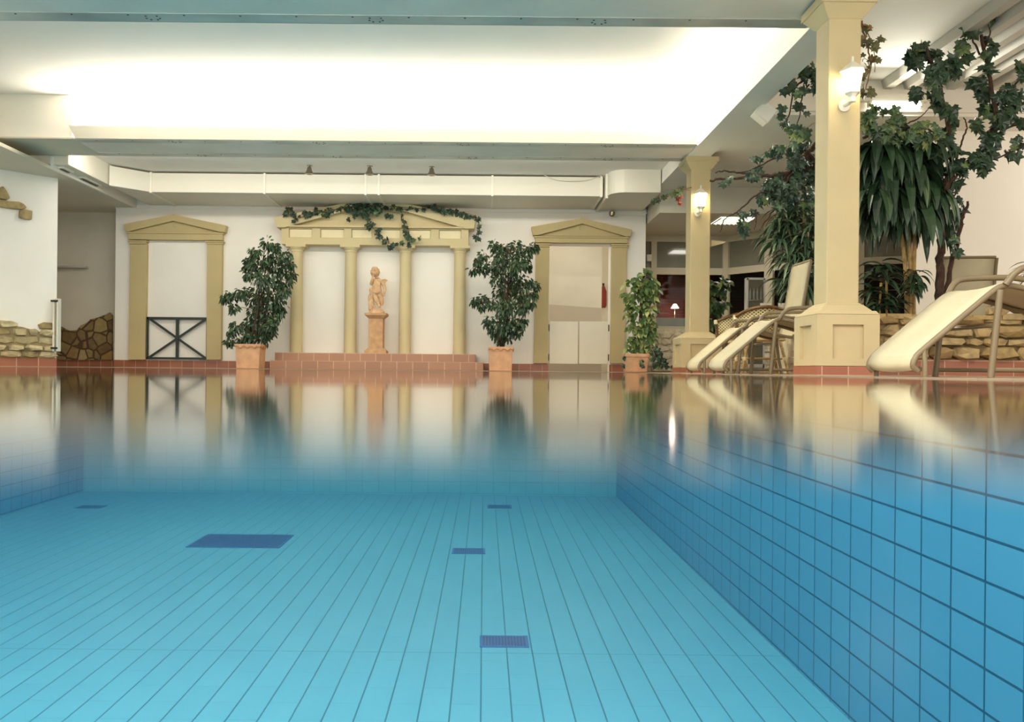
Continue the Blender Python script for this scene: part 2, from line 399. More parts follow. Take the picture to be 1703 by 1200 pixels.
# far wall with the doorway opening on the right
def wall_strip(b, x0, x1, z0, z1, y=ZW, t=0.2): b.box(x0, x1, y, y + t, z0, z1)
XL, XR = -6.85, P(1073, 480, ZW).x
DX0, DX1, DZ = P(913, 500, ZW).x, P(1014, 500, ZW).x, P(960, 407, ZW).z
b = B(); wall_strip(b, XL, DX0, 0, 3.45); wall_strip(b, DX0, DX1, DZ, 3.45); wall_strip(b, DX1, XR, 0, 3.45)
struct(b.build('wall_far', 'wall'))
b = B(); zt = P(600, 351, ZW).z
b.box(XL, XR + 0.01, ZW - 0.012, ZW, zt - 0.004, zt + 0.09); b.box(XL, XR + 0.02, ZW - 0.03, ZW, zt + 0.005, zt + 0.02)
struct(b.build('trim_1', 'wall', bevel=0.004))
# red tile skirting
SB = 0.135
b = B(); b.box(XL, DX0, ZW - 0.02, ZW, 0, SB); b.box(DX1, XR, ZW - 0.02, ZW, 0, SB)
struct(b.build('baseboard_far', 'red_tile'))
# niche on the left
NB = 16.07; NXL, NXR = P(60, 500, NB).x, P(192, 500, NB).x
struct(bx(NXL - 1.0, NXR + 0.35, NB, NB + 0.15, 0, 3.1).build('wall_niche', 'wall_dim'))
struct(bx(XL, XL + 0.15, ZW + 0.2, NB, 0, 3.1).build('wall_niche_side', 'wall_dim'))
struct(bx(NXL - 1.0, XL, NB - 0.02, NB, 0, SB).build('baseboard_niche', 'red_tile'))
# oblique wall at the left edge
A0 = Vector((-6.71, 13.2)); dA = Vector((-0.55, -0.57)).normalized(); nA = Vector((dA.y, -dA.x)) # along, normal
if nA.y > 0: nA = -nA
A1 = A0 + dA * 5
def wallA_poly(z0, z1, t0, t1, o0, o1):
    p = lambda t, o: A0 + dA * t + nA * o
    q = [p(t0, o0), p(t1, o0), p(t1, o1), p(t0, o1)]
    return B().poly([Vector((a.x, a.y, z0)) for a in q], (0, 0, z1 - z0))
struct(wallA_poly(0, 3.1, 0, 5, 0, -0.25).build('wall_left', 'wall'))
struct(wallA_poly(0, SB, 0, 5, 0.02, 0.0).build('baseboard_left', 'red_tile'))

# left soffit (lower ceiling) with its fascia
struct(bx(-12, -6.5, 9.5, 16.3, 2.95, 3.0).build('ceiling_left', 'soffit'))
struct(bx(-6.5, -6.46, 12.56, ZW, 2.95, 3.14).build('trim_2', 'ceil'))
# hall ceiling: coffers and beams
struct(bx(-9, 2.92, 7.2, 12.0, 3.76, 3.86).build('ceiling_coffer', 'ceil'))
struct(bx(-9, -5.72, 11.63, 11.92, HB + 0.021, 3.76).build('ceiling_coffer_end', 'ceil'))
struct(bx(-9, 3.15, 11.9, 12.56, HB + 0.02, 3.9).build('ceiling_beam_core_far', 'ceil'))
struct(bx(-9, 2.92, 3.9, 7.62, HB + 0.02, 3.9).build('ceiling_beam_core_near', 'ceil_grey'))
struct(bx(-9, 3.4, 12.56, 15.8, 3.36, 3.6).build('ceiling_far', 'ceil'))
def beam(y0, y1, x0, x1, lab, lip=None, name='beam_cladding'):
    b = B(); b.box(x0, x1, y0, y1, HB, HB + 0.02)
    b.cur = 1
    b.box(x0, x1, y0 + 0.02, y0 + 0.16, HB - 0.006, HB); b.box(x0, x1, y1 - 0.18, y1 - 0.01, HB - 0.006, HB)
    b.cur = 2
    x = x0 + 0.3; k = 0
    while x < x1 - 0.2:
        for yy in (y0 + 0.05, y1 - 0.15):
            b.lathe([(0.010, -0.004), (0.010, 0)], (x, yy, HB - 0.006), 8)
        if k % 4 == 2:
            for dx, dy in ((0.05, 0.0), (-0.05, 0.0), (0.06, 0.05), (-0.06, 0.05), (0.03, 0.08), (-0.03, 0.08)):
                b.lathe([(0.010, -0.004), (0.010, 0)], (x + dx + 0.1, y0 + 0.04 + dy, HB - 0.006), 8)
                b.lathe([(0.010, -0.004), (0.010, 0)], (x + dx + 0.2, y1 - 0.13 + dy, HB - 0.006), 8)
        x += 0.5; k += 1
    return struct(b.build(name, ['metal_panel', 'panel_strip', 'screw']))
beam(4.2, 7.64, -8.5, 3.1, '', name='trim_3')
beam(11.62, 12.54, -5.7, 3.1, '', name='trim_4')
struct(bx(-9, -5.7, 11.62, 12.54, HB, HB + 0.02).build('trim_5', 'soffit'))
# front lip of the far light trough
struct(B().poly([(P(115, 211, 11.62).x, 11.60, 3.33), (2.90, 11.60, 3.33), (2.90, 11.60, HB), (P(125, 235, 11.6).x, 11.60, HB)], (0, 0.02, 0)).build('trim_6', 'lip'))
struct(bx(-8.5, 2.9, 7.64, 7.66, HB, 3.30).build('trim_7', 'lip'))
# longitudinal beam over the column row
b = B(); b.box(2.92, 3.0, 7.66, 11.6, HB, 3.9); b.box(2.92, 3.0, 12.56, ZW, HB, 3.6); b.box(3.0, 3.16, 3.9, ZW, HB, HB + 0.03)
b.box(3.16, 3.24, 3.9, ZW, HB, 3.9)
struct(b.build('ceiling_beam_side', 'ceil'))
struct(bx(2.915, 3.245, 4.2, 15.5, HB - 0.02, HB - 0.001).build('trim_8', 'ceil_grey'))
# side bay ceilings
struct(bx(3.2, 10.5, -2, 10.4, 3.62, 3.7).build('ceiling_side', 'ceil_grey'))
struct(bx(3.24, 10.5, 10.4, 14.5, 3.2, 3.7).build('ceiling_side_far', 'ceil_grey'))
struct(bx(3.0, 10.5, 14.5, 18.5, 2.75, 3.7).build('ceiling_low', 'soffit'))
# ribbed metal ceiling panel
b = B(); b.raw = False
x = 4.85; zr = 3.615
while x < 9.5:
    q = [(x, zr), (x + 0.03, zr - 0.10), (x + 0.13, zr - 0.10), (x + 0.17, zr - 0.02), (x + 0.26, zr - 0.02), (x + 0.26, zr)]
    b.poly([Vector((a, 3.0, z)) for a, z in q], (0, 7.36, 0)); x += 0.26
struct(b.build('ceiling_ribbed', 'lip'))
# cross beam at the end of the ribbed panel
struct(bx(3.3, 9.5, 10.36, 10.6, 3.24, 3.62).build('ceiling_cross_beam', 'ceil'))
# white wall at the right behind the planting, and the right side of the bay
struct(bx(P(1520, 300, 11).x, 10.5, 11.0, 11.15, 0, 3.25).build('wall_right', 'wall'))
struct(bx(10.4, 10.5, -2, 18.5, 0, 3.7).build('wall_right_side', 'wall'))
struct(bx(-11, -10.9, -2, 16.4, 0, 3.9).build('wall_left_side', 'wall'))
# corridor behind the doorway
b = B(); cx0, cx1 = DX0 - 0.6, P(1001, 450, 16.9).x
b.box(cx0, cx1, 16.9, 17.0, 0, 3.0)
struct(b.build('wall_corridor', 'wall_dim'))
struct(bx(cx1, XR, 17.6, 17.7, 0, 3.0).build('wall_corridor_end', 'wall_dim'))
struct(bx(DX0 - 0.9, XR, ZW + 0.2, 17.8, 3.0, 3.1).build('ceiling_corridor', 'ceil'))
mat('shadow_grey', (186, 176, 156), 0.6, 0.01)  # grey for the diagonal shadow painted low on the corridor wall
pz = [P(905, 504, 16.88), P(1001, 512, 16.88)]
struct(B().poly([(pz[0].x - 0.3, 16.88, 0), (pz[1].x, 16.88, 0), (pz[1].x, 16.88, pz[1].z), (pz[0].x - 0.3, 16.88, pz[0].z)], (0, 0.02, 0)).build('shadow_band', 'shadow_grey'))
area('corridor_light', ((DX0 + DX1) / 2, 16.2, 2.95), (1.0, 0.4), 4, WARM)

# ------------------------------------------------------------------ air ducts
t = thing('air_duct', 'cream rectangular ventilation duct running along the top of the far wall', 'duct', (P(640, 340, 14.4).x, 14.9, 3.0))
dx0, dx1 = P(203, 300, 14.4).x, P(1003, 300, 14.4).x
b = B(); b.box(dx0 + 0.5, dx1, 14.4, ZW - 0.02, 3.0, 3.33)
b.poly([(dx0, 13.9, 3.0), (dx0 + 0.5, 14.4, 3.0), (dx0 + 0.5, ZW - 0.02, 3.0), (dx0, ZW - 0.02, 3.0)], (0, 0, 0.33))
b.build('duct_body', 'duct', t, bevel=0.008)
for xx in (251, 440, 608, 630, 819, 1000):
    X = P(xx, 300, 14.4).x
    bx(X - 0.018, X + 0.018, 14.385, ZW - 0.05, 2.985, 3.342).build('joint_flange', 'duct_joint', t)
# left return of the duct towards the hall
t = thing('air_duct', 'short cream duct branch at the upper left with two dark vent slots underneath', 'duct', (-6.0, 13.2, 3.02))
bx(dx0 - 0.02, dx0 - 0.62, 12.58, 14.1, 3.02, 3.40).build('duct_body', 'duct', t, bevel=0.01)
for y0, y1 in ((12.7, 13.0), (13.35, 13.95)):
    g = bx(dx0 - 0.5, dx0 - 0.14, y0, y1, 2.995, 3.02).build('vent_frame', 'duct_joint', t)
    v = B()
    for k in range(5): v.box(dx0 - 0.47 + k * 0.062, dx0 - 0.43 + k * 0.062, y0 + 0.03, y1 - 0.03, 2.985, 2.995)
    v.build('vent_slats', 'grille', g)
# right elbow
t = thing('air_duct', 'cream duct elbow rising forward beside the right end of the long wall duct', 'duct', (2.5, 14.5, 2.95))
e0, e1 = P(1012, 300, 14.2).x, 2.90
pts = []
for k in range(9):
    a = pi / 2 * k / 8; pts.append(Vector((e0 + 0.28 * (1 - sin(a)) , 13.95 + 0.28 * (1 - cos(a)), 0)))
b = B().poly([Vector((p.x, p.y, 2.98)) for p in pts] + [Vector((e0, ZW - 0.02, 2.98)), Vector((e1, ZW - 0.02, 2.98)), Vector((e1, 13.95, 2.98))], (0, 0, 0.38))
b.build('duct_body', 'duct', t)
bx(e0 - 0.03, e0 + 0.01, 14.3, ZW - 0.03, 2.95, 3.38).build('joint_flange', 'duct_joint', t)

# spots under the far ceiling
def spot(x, lab):
    p = P(x, 287, 13.9); t = thing('ceiling_spotlight', lab, 'spotlight', (p.x, 13.9, 3.36), 'chrome spotlights above the long duct')
    B().lathe([(0.045, 0), (0.045, 0.014)], (p.x, 13.9, 3.346), 16).build('mount', 'chrome', t, smooth=True)
    B().tube([(p.x, 13.9, 3.35), (p.x + 0.01, 13.89, 3.31)], 0.012).build('arm', 'chrome', t, smooth=True)
    B().lathe([(0.02, 0.10), (0.035, 0.08), (0.042, 0.04), (0.062, 0.0), (0.068, -0.025), (0.05, -0.027), (0.0, -0.012)], (p.x, 13.87, 3.235), 20).build('lamp_head', 'chrome', t, smooth=True)
spot(515, 'leftmost of the three small chrome spotlights above the long duct')
spot(615, 'middle of the three small chrome spotlights above the long duct')
spot(718, 'rightmost of the three small chrome spotlights above the long duct')
p = P(1022, 356, ZW - 0.1)
t = thing('wall_spotlight', 'small chrome spotlight on the far wall above the right portal', 'spotlight', (p.x, ZW - 0.02, p.z))
bx(p.x - 0.02, p.x + 0.09, ZW - 0.05, ZW - 0.012, p.z - 0.02, p.z + 0.02).build('mount', 'white_metal', t)
B().lathe([(0.02, -0.05), (0.05, -0.03), (0.055, 0.03), (0.03, 0.05)], (p.x - 0.05, ZW - 0.13, p.z), 16).build('lamp_head', 'chrome', t, smooth=True)
B().tube(smooth_path([(p.x + 0.08, ZW - 0.03, p.z), (p.x + 0.25, ZW - 0.03, p.z - 0.0), (XR - 0.02, ZW - 0.03, p.z - 0.02)]), 0.006).build('cable', 'white_metal', t)
# ------------------------------------------------------------------ portals (temple front surrounds)
def gable(pxs, Y, b):   # list of pixels -> outline at depth Y
    return [P(x, y, Y) for x, y in pxs]
def portal(lab, raking, inner, ent, caps, pil, base_y):
    cx = (ent[0] + ent[1]) / 2; o = P(cx, base_y, ZW)
    t = thing('door_surround', lab, 'portal', (o.x, ZW, SB))
    b = B().poly(gable(raking, ZW, None), (0, -0.16, 0)); b.build('raking_cornice', 'frame_plaster', t, bevel=0.006)
    b = B().poly(gable(inner, ZW, None), (0, -0.09, 0)); tp = b.build('tympanum', 'frame_plaster', t)
    c = P((inner[0][0] + inner[-1][0]) / 2 + 0.0, inner[1][1] + 6.5, ZW)
    q = [c + Vector((0.035 * cos(a), -0.095, 0.035 * sin(a))) for a in [radians(70 + 10 * k) for k in range(23)]]
    B().tube(q, [0.002 + 0.007 * sin(pi * k / 22) for k in range(23)], 6).build('crescent_ornament', 'frame_plaster', tp)
    a0, a1 = P(ent[0], ent[2], ZW), P(ent[1], ent[3], ZW)
    b = bx(a0.x, a1.x, ZW - 0.12, ZW, a1.z, a0.z); b.box(a0.x - 0.02, a1.x + 0.02, ZW - 0.14, ZW, a0.z - 0.03, a0.z)
    b.build('architrave', 'frame_plaster', t, bevel=0.006)
    for c0, c1, y0, y1 in caps:
        u0, u1 = P(c0, y0, ZW), P(c1, y1, ZW)
        b = bx(u0.x, u1.x, ZW - 0.14, ZW, (u0.z + u1.z) / 2 + 0.004, u0.z); b.box(u0.x + 0.02, u1.x - 0.02, ZW - 0.12, ZW, u1.z, (u0.z + u1.z) / 2 + 0.004)
        b.build('capital', 'frame_plaster', t, bevel=0.005)
    for t0, t1, b0, b1 in pil:
        yt = caps[0][3]
        q = [P(t0, yt, ZW), P(t1, yt, ZW), P(b1, base_y, ZW), P(b0, base_y, ZW)]
        B().poly(q, (0, -0.10, 0)).build('pilaster', 'frame_plaster', t, bevel=0.006)
    return t
portal('left beige temple-style door surround framing the dark green crossed gate',
       [(211, 375), (293, 359), (380, 377), (378, 388), (371, 388), (293, 369.5), (219, 387), (215, 387)],
       [(219, 387), (293, 369), (371, 388)], (217, 373, 387, 401),
       [(217.5, 248.5, 401, 407), (345, 375, 402, 407.5)], [(220, 247.5, 217, 244.5), (347, 372, 346, 370)], 598)
portal('right beige temple-style door surround framing the white swing doors',
       [(883, 379), (966.5, 365), (1048.5, 384), (1046, 395), (1038, 395), (967, 374), (894, 393), (886, 393)],
       [(894, 393), (967, 374), (1038, 394.5)], (890, 1042, 394, 406),
       [(889.5, 915, 406, 412), (1014.5, 1044, 407, 413)], [(891, 912.5, 887, 910.5), (1016, 1040.5, 1014, 1038)], 604)

# central portico
o = P(628, 586, ZW)
t = thing('temple_portico', 'wide beige temple front with four round columns on the far wall', 'portico', (o.x, ZW, 0.29))
B().poly([P(x, y, ZW) for x, y in [(463, 367), (628, 333), (792, 369), (789, 385), (775, 385), (628, 343), (480, 383), (467, 383)]], (0, -0.34, 0)).build('raking_cornice', 'portico', t, bevel=0.008)
B().poly([P(x, y, ZW) for x, y in [(474, 384), (628, 342), (781, 386)]], (0, -0.20, 0)).build('tympanum', 'portico', t)
pan = [(485.5, 524), (537, 576), (588, 622), (632, 668), (680, 718), (731, 768)]
b = B(); xa = 473.5
yT, yP0, yP1, yB = 383, 385, 399.5, 410.5
def seg(b, x0, x1, y0, y1, dep, back=0):
    q0, q1 = P(x0, y0 + (x0 - 628) * 0.0, ZW), P(x1, y1, ZW); b.box(q0.x, q1.x, ZW - dep, ZW - back, P(628, y1, ZW).z, P(628, y0, ZW).z)
seg(b, 473.5, 779.5, yT, yP0, 0.26); seg(b, 473.5, 779.5, yP1, yB, 0.26); seg(b, 473.5, 779.5, yP0, yP1, 0.21)
edges = [473.5] + [v for p2 in pan for v in p2] + [779.5]
for i in range(0, len(edges), 2): seg(b, edges[i], edges[i + 1], yP0 - 0.01, yP1 + 0.01, 0.262)
seg(b, 466, 788, 380.5, yT, 0.33)
b.build('entablature', 'portico', t)
for u0_, u1_ in pan:
    b = B(); seg(b, u0_ + 1, u1_ - 1, yP0 + 0.8, yP1 - 0.8, 0.222, 0.2); b.build('frieze_panel', 'panel_cream', t)
for cx in (492.5, 582, 673, 763.5):
    c = P(cx, 586, ZW - 0.17); ct = P(cx, yB, ZW - 0.17); z1 = P(628, 410.5, ZW).z
    h = z1 - 0.29
    rr = 0.112
    b = B().lathe([(rr * 1.0, 0), (rr * 0.99, h * 0.4), (rr * 0.93, h * 0.8), (rr * 0.92, h - 0.13)], (c.x, ZW - 0.17, 0.29), 32)
    cl = b.build('column', 'frame_plaster' if False else 'portico', t, smooth=True)
    b = B().lathe([(rr * 0.92, -0.14), (rr * 1.0, -0.125), (rr * 1.0, -0.11), (rr * 0.96, -0.10), (rr * 1.3, -0.06), (rr * 1.34, -0.045)], (c.x, ZW - 0.17, z1), 32)
    b.box(c.x - 0.18, c.x + 0.18, ZW - 0.30, ZW - 0.01, z1 - 0.05, z1)
    b.build('capital', 'portico', cl, smooth=True)
# steps in front of the portico
s0, s1 = P(456, 590, 14.9).x, P(791, 590, 14.9).x
b = bx(s0, s1, 14.95, ZW - 0.02, 0.145, 0.29)
tag(b.build('tiled_step', 'step_tile', bevel=0.006), 'upper tier of the brown tiled platform under the portico', 'step', 'two tiled tiers under the portico')
b = bx(s0, s1 + 0.14, 14.6, ZW - 0.02, 0, 0.143)
tag(b.build('tiled_step', 'step_tile', bevel=0.006), 'lower, longer tier of the brown tiled platform, just above the water', 'step', 'two tiled tiers under the portico')

# dark green gate in the left portal
g0, g1 = P(245, 527, ZW - 0.05), P(346, 597, ZW - 0.05); gz0, gz1 = P(295, 597.5, ZW).z, P(295, 527.5, ZW).z; gx0, gx1 = g0.x, g1.x
t = thing('crossed_gate', 'low dark green metal gate with crossed bars in the left portal', 'gate', ((gx0 + gx1) / 2, ZW - 0.06, gz0))
y0, y1 = ZW - 0.08, ZW - 0.045
b = B(); b.box(gx0, gx1, y0, y1, gz1 - 0.045, gz1); b.box(gx0, gx1, y0, y1, gz0, gz0 + 0.04); b.box(gx0, gx0 + 0.03, y0, y1, gz0, gz1); b.box(gx1 - 0.03, gx1, y0, y1, gz0, gz1)
b.build('gate_frame', 'green_rail', t)
mx_ = (gx0 + gx1) / 2
bx(mx_ - 0.025, mx_ + 0.025, y0 - 0.005, y1, gz0 + 0.04, gz1 - 0.04).build('center_post', 'green_rail', t)
for a, c in (((gx0, gz1), (gx1, gz0)), ((gx0, gz0), (gx1, gz1))):
    v = Vector((c[0] - a[0], 0, c[1] - a[1])); n = Vector((-v.z, 0, v.x)).normalized() * 0.02
    A = Vector((a[0], y1 - 0.008, a[1])) + v * 0.02; E = A + v * 0.96
    B().poly([A - n, E - n, E + n, A + n], (0, -0.02, 0)).build('cross_bar', 'green_rail', t)

# swing doors
def swing(x0, x1, lab, hinge):
    a, c = P(x0, 534, ZW), P(x1, 605, ZW); t = thing('swing_door', lab, 'door', ((a.x + c.x) / 2, ZW + 0.02, c.z), 'white half-height swing doors')
    bx(a.x, c.x, ZW, ZW + 0.035, c.z, a.z).build('door_panel', 'door_white', t, bevel=0.006)
    X = a.x - 0.012 if hinge < 0 else c.x + 0.012
    for zz in (a.z - 0.12, c.z + 0.12):
        B().tube([(X, ZW + 0.01, zz - 0.06), (X, ZW + 0.01, zz + 0.06)], 0.012).build('hinge', 'dark_gap', t)
swing(914, 961, 'left white half-height swing door in the right portal', -1)
swing(963.8, 1011, 'right white half-height swing door in the right portal', 1)
p = P(1003.5, 493, 17.5)
b = B().lathe([(0.05, 0), (0.07, 0.04), (0.07, 0.34), (0.04, 0.42), (0.02, 0.46)], (p.x, 17.525, p.z - 0.23), 16)
t = thing('fire_extinguisher', 'red extinguisher-like object on the corridor wall seen through the right portal', 'extinguisher', (p.x, 17.525, p.z - 0.23))
b.build('bottle', 'red_thing', t, smooth=True); B().lathe([(0.02, 0), (0.025, 0.05)], (p.x, 17.525, p.z + 0.23), 10).build('valve', 'black', t)

# niche: crazy-paving stone panel, rail, radiator
prof = [(97, 598), (97, 543.5), (104, 543), (110, 547), (117, 550), (130, 549), (136, 541), (146, 537), (152, 531), (165, 528), (178, 523), (184, 519.5), (188, 524), (188, 598)]
b = B().poly([P(x, y, NB - 0.02) for x, y in prof], (0, -0.05, 0))
o = b.build('crazy_paving', 'crazy_stone'); tag(o, 'brown crazy-paving stone panel with wavy top at the bottom of the niche', 'stone panel')
p0, p1 = P(60, 442.5, NB - 0.1), P(144, 444, NB - 0.1)
t = thing('wall_ledge', 'thin grey ledge on the niche wall at the left', 'ledge', ((p0.x + p1.x) / 2, NB, p0.z))
bx(p0.x, p1.x, NB - 0.14, NB, p0.z - 0.025, p0.z + 0.012).build('board', 'panel_strip', t, bevel=0.005)
p0, p1 = P(89, 496, 13.08), P(97, 584, 13.08)
t = thing('panel_radiator', 'white panel radiator seen edge-on at the corner beside the niche', 'radiator', ((p0.x + p1.x) / 2, 13.08, p1.z))
rz0, rz1 = p1.z, p0.z
for k, x in enumerate((p0.x - 0.005, p0.x + 0.055)):
    bx(x, x + 0.028, 13.06, 13.16, rz0, rz1).build('panel', 'white_metal', t, bevel=0.006)
for zz in (rz0 + 0.05, rz1 - 0.04):
    bx(p0.x - 0.03, p0.x + 0.08, 13.05, 13.1, zz - 0.015, zz + 0.015).build('bracket', 'black', t)

# ------------------------------------------------------------------ rubble stone work
def rock(b, c, a, bb, h, ux, n, dep, jit=0.25):
    """irregular stone: rounded polygon facing n, half sizes a (along ux) and h (up)"""
    m = random.choice((5, 6, 6, 7)); ph = R() * 6
    ring = []
    for k in range(m):
        t = ph + 2 * pi * k / m + (R() - 0.5) * 0.5
        ring.append((max(-1, min(1, 1.25 * cos(t))) * a * (1 - jit * R() * 0.6), max(-1, min(1, 1.25 * sin(t))) * h * (1 - jit * R() * 0.6)))
    up = Vector((0, 0, 1)); vs = []
    for s_, d_ in ((1.0, -0.02), (1.0, dep * 0.55), (0.8, dep)):
        for (p, q) in ring: vs.append(c + ux * p * s_ + up * q * s_ + n * (d_ + (R() - 0.5) * dep * 0.45 * (d_ > 0)))
    vs.append(c + n * dep * (1 + 0.3 * R()))
    fs = []
    for j in (0, 1):
        for k in range(m): fs.append((j * m + k, j * m + (k + 1) % m, (j + 1) * m + (k + 1) % m, (j + 1) * m + k))
    for k in range(m): fs.append((2 * m + k, 2 * m + (k + 1) % m, 3 * m))
    fs.append(list(range(m))[::-1])
    b.add(vs, fs)
def rubble(org, ux, n, length, ztop, z0, course=0.11, sw=0.2, dep=0.05):
    b = B(); z = z0
    while True:
        hh = course * (0.8 + 0.5 * R()); any_ = False; x = -R() * 0.1
        while x < length:
            ww = sw * (0.6 + 0.9 * R()); xc = x + ww / 2
            if 0 < xc < length and z + hh * 0.8 < ztop(xc):
                rock(b, org + ux * xc + Vector((0, 0, z + hh / 2)), ww / 2 * 1.04, 0, hh / 2 * 1.06, ux, n, dep * (0.5 + R())); any_ = True
            x += ww
        z += hh
        if z > 3.0 or not any_: break
    return b
dA3 = Vector((dA.x, dA.y, 0)); nA3 = Vector((nA.x, nA.y, 0))
A03 = Vector((A0.x, A0.y, 0))
def ztA(t):
    tab = [(0, 0.02), (0.05, 0.4), (0.12, 0.70), (0.25, 0.74), (0.42, 0.66), (0.55, 0.72), (0.7, 0.78), (1.0, 0.84), (5, 1.0)]
    for (a, za), (c, zc) in zip(tab, tab[1:]):
        if t <= c: return za + (zc - za) * (t - a) / (c - a)
    return 1.0
b = rubble(A03, dA3, nA3, 2.4, ztA, SB, 0.105, 0.24, 0.10)
b.cur = 1
b.poly([A03 + dA3 * q + Vector((0, 0, z)) for q, z in [(0.03, SB), (0.12, 0.5), (0.5, 0.6), (2.4, 0.8), (2.4, SB)]], nA3 * 0.035)
tag(b.build('stone_cladding', ['rubble', 'mortar']), 'rough pale rubble stones stacked against the foot of the left wall', 'stone cladding', kind=None)
# the three stones stuck higher on the left wall
def onA(x, y):   # pixel -> point on the left wall plane
    d_ = P(x, y, 1) - Vector((0, 0, EYE)); tt = (A03 - Vector((0, 0, 0))).dot(nA3) / Vector((d_.x, d_.y, 0)).dot(nA3)
    return Vector((0, 0, EYE)) + d_ * tt
for poly, lab in (([(-12, 318), (3, 310), (9, 318), (15, 330), (10, 333), (-3, 331), (-12, 334)], 'topmost of the three flat tan stones fixed high on the left wall'),
                  ([(-14, 334), (0, 332), (12, 335), (30, 336), (38, 340), (43, 346), (36, 349), (20, 348), (0, 345), (-14, 341)], 'long curved middle stone of the three fixed high on the left wall'),
                  ([(31, 350), (40, 348.5), (52, 351), (51, 366), (40, 365), (30, 362)], 'small square lowest stone of the three fixed high on the left wall')):
    pts = [onA(x, y) for x, y in poly]
    o = B().poly(pts, nA3 * 0.07).build('wall_stone', 'rubble_warm', bevel=0.015); tag(o, lab, 'stone', 'flat stones on the left wall')

# low planter wall on the right
PW = 7.9; px0 = 3.45
def ztP(t): return 0.56 + 0.03 * sin(t * 5) + 0.025 * sin(t * 13) + (0.08 if t > 1.3 else 0)
b = rubble(Vector((px0, PW, 0)), Vector((1, 0, 0)), Vector((0, -1, 0)), 4.0, lambda t: ztP(t) + 0.03, SB + 0.015, 0.10, 0.26, 0.08)
b.cur = 1; b.box(px0, px0 + 4.0, PW, PW + 0.25, 0.0, 0.53)
b.cur = 0
x = px0
while x < px0 + 4.0:
    ww = 0.2 + 0.25 * R(); b.box(x, x + ww * 0.96, PW - 0.06 - 0.02 * R(), PW + 0.28, 0.53, 0.565 + 0.03 * R() + (0.06 if x > px0 + 1.4 else 0)); x += ww
tag(b.build('planter_wall', ['rubble_warm', 'mortar']), 'low rubble stone planter wall behind the sun loungers at the right', 'planter')
struct(bx(px0, px0 + 4.0, PW - 0.04, PW, 0, SB + 0.02).build('baseboard_planter', 'red_tile'))
tag(bx(3.86, 4.74, PW + 0.26, 9.0, 0.0, 0.5).build('planting_soil', 'soil'), 'dark soil bed behind the low stone wall at the right', 'soil', kind='stuff')

# ------------------------------------------------------------------ the two big square columns with lanterns
def pillar(cx, cy, hw, bh, bw, lab):
    t = thing('square_column', lab, 'column', (cx, cy, 0), 'square columns along the deck')
    b = bx(cx - bw, cx + bw, cy - bw, cy + bw, 0.075, bh)
    # recessed panels left as frames around the four sides
    b.build('base', 'plaster', t, bevel=0.01)
    f = B(); fr = 0.065; e = 0.03
    for s_ in (-1, 1):
        for ax in (0, 1):
            def q(a0, a1, z0, z1):
                o0, o1 = (bw, bw + e) if s_ > 0 else (-bw - e, -bw)
                if ax == 0: f.box(cx + a0, cx + a1, cy + o0, cy + o1, z0, z1)
                else: f.box(cx + o0, cx + o1, cy + a0, cy + a1, z0, z1)
            W = bw + (e if ax == 0 else -0.0005); q(-W, -bw + fr * 1.5, 0.078, bh - 0.002); q(bw - fr * 1.5, W, 0.078, bh - 0.002)
            i0 = bw - fr * 1.5; q(-i0, i0, 0.078, 0.135); q(-i0, i0, bh - 0.085, bh - 0.002)
    f.build('panel_frame', 'plaster', t)
    bx(cx - bw - e - 0.004, cx + bw + e + 0.004, cy - bw - e - 0.004, cy + bw + e + 0.004, 0, 0.075).build('tile_plinth', 'red_tile', t)
    b = B().frustum(cx, cy, bh, bh + 0.03, bw + 0.03, bw + 0.03, bw + 0.01, bw + 0.01)
    b.frustum(cx, cy, bh + 0.03, bh + 0.085, bw - 0.01, bw - 0.01, hw + 0.025, hw + 0.025); b.frustum(cx, cy, bh + 0.085, bh + 0.10, hw + 0.02, hw + 0.02, hw + 0.004, hw + 0.004)
    b.build('base_molding', 'plaster', t, bevel=0.005)
    bx(cx - hw, cx + hw, cy - hw, cy + hw, bh + 0.06, 3.0).build('shaft', 'plaster', t, bevel=0.012)
    b = B().frustum(cx, cy, 2.955, 3.06, hw + 0.004, hw + 0.004, hw + 0.085, hw + 0.085); b.box(cx - hw - 0.095, cx + hw + 0.095, cy - hw - 0.095, cy + hw + 0.095, 3.06, HB - 0.02)
    b.build('capital', 'plaster', t, bevel=0.005)
    return t
c1x = (P(1378, 300, 6.98).x + P(1429, 300, 6.98).x) / 2
K1 = (c1x, 7.12, 0.136)
pillar(K1[0], K1[1], K1[2], 0.50, 0.225, 'near beige square column with a lit lantern, between the sun loungers')
c2x = P(1163.5, 400, 12.3).x
K2 = (c2x, 12.4, 0.145)
pillar(K2[0], K2[1], K2[2], 0.50, 0.26, 'far beige square column with a lit lantern, behind the two small loungers')

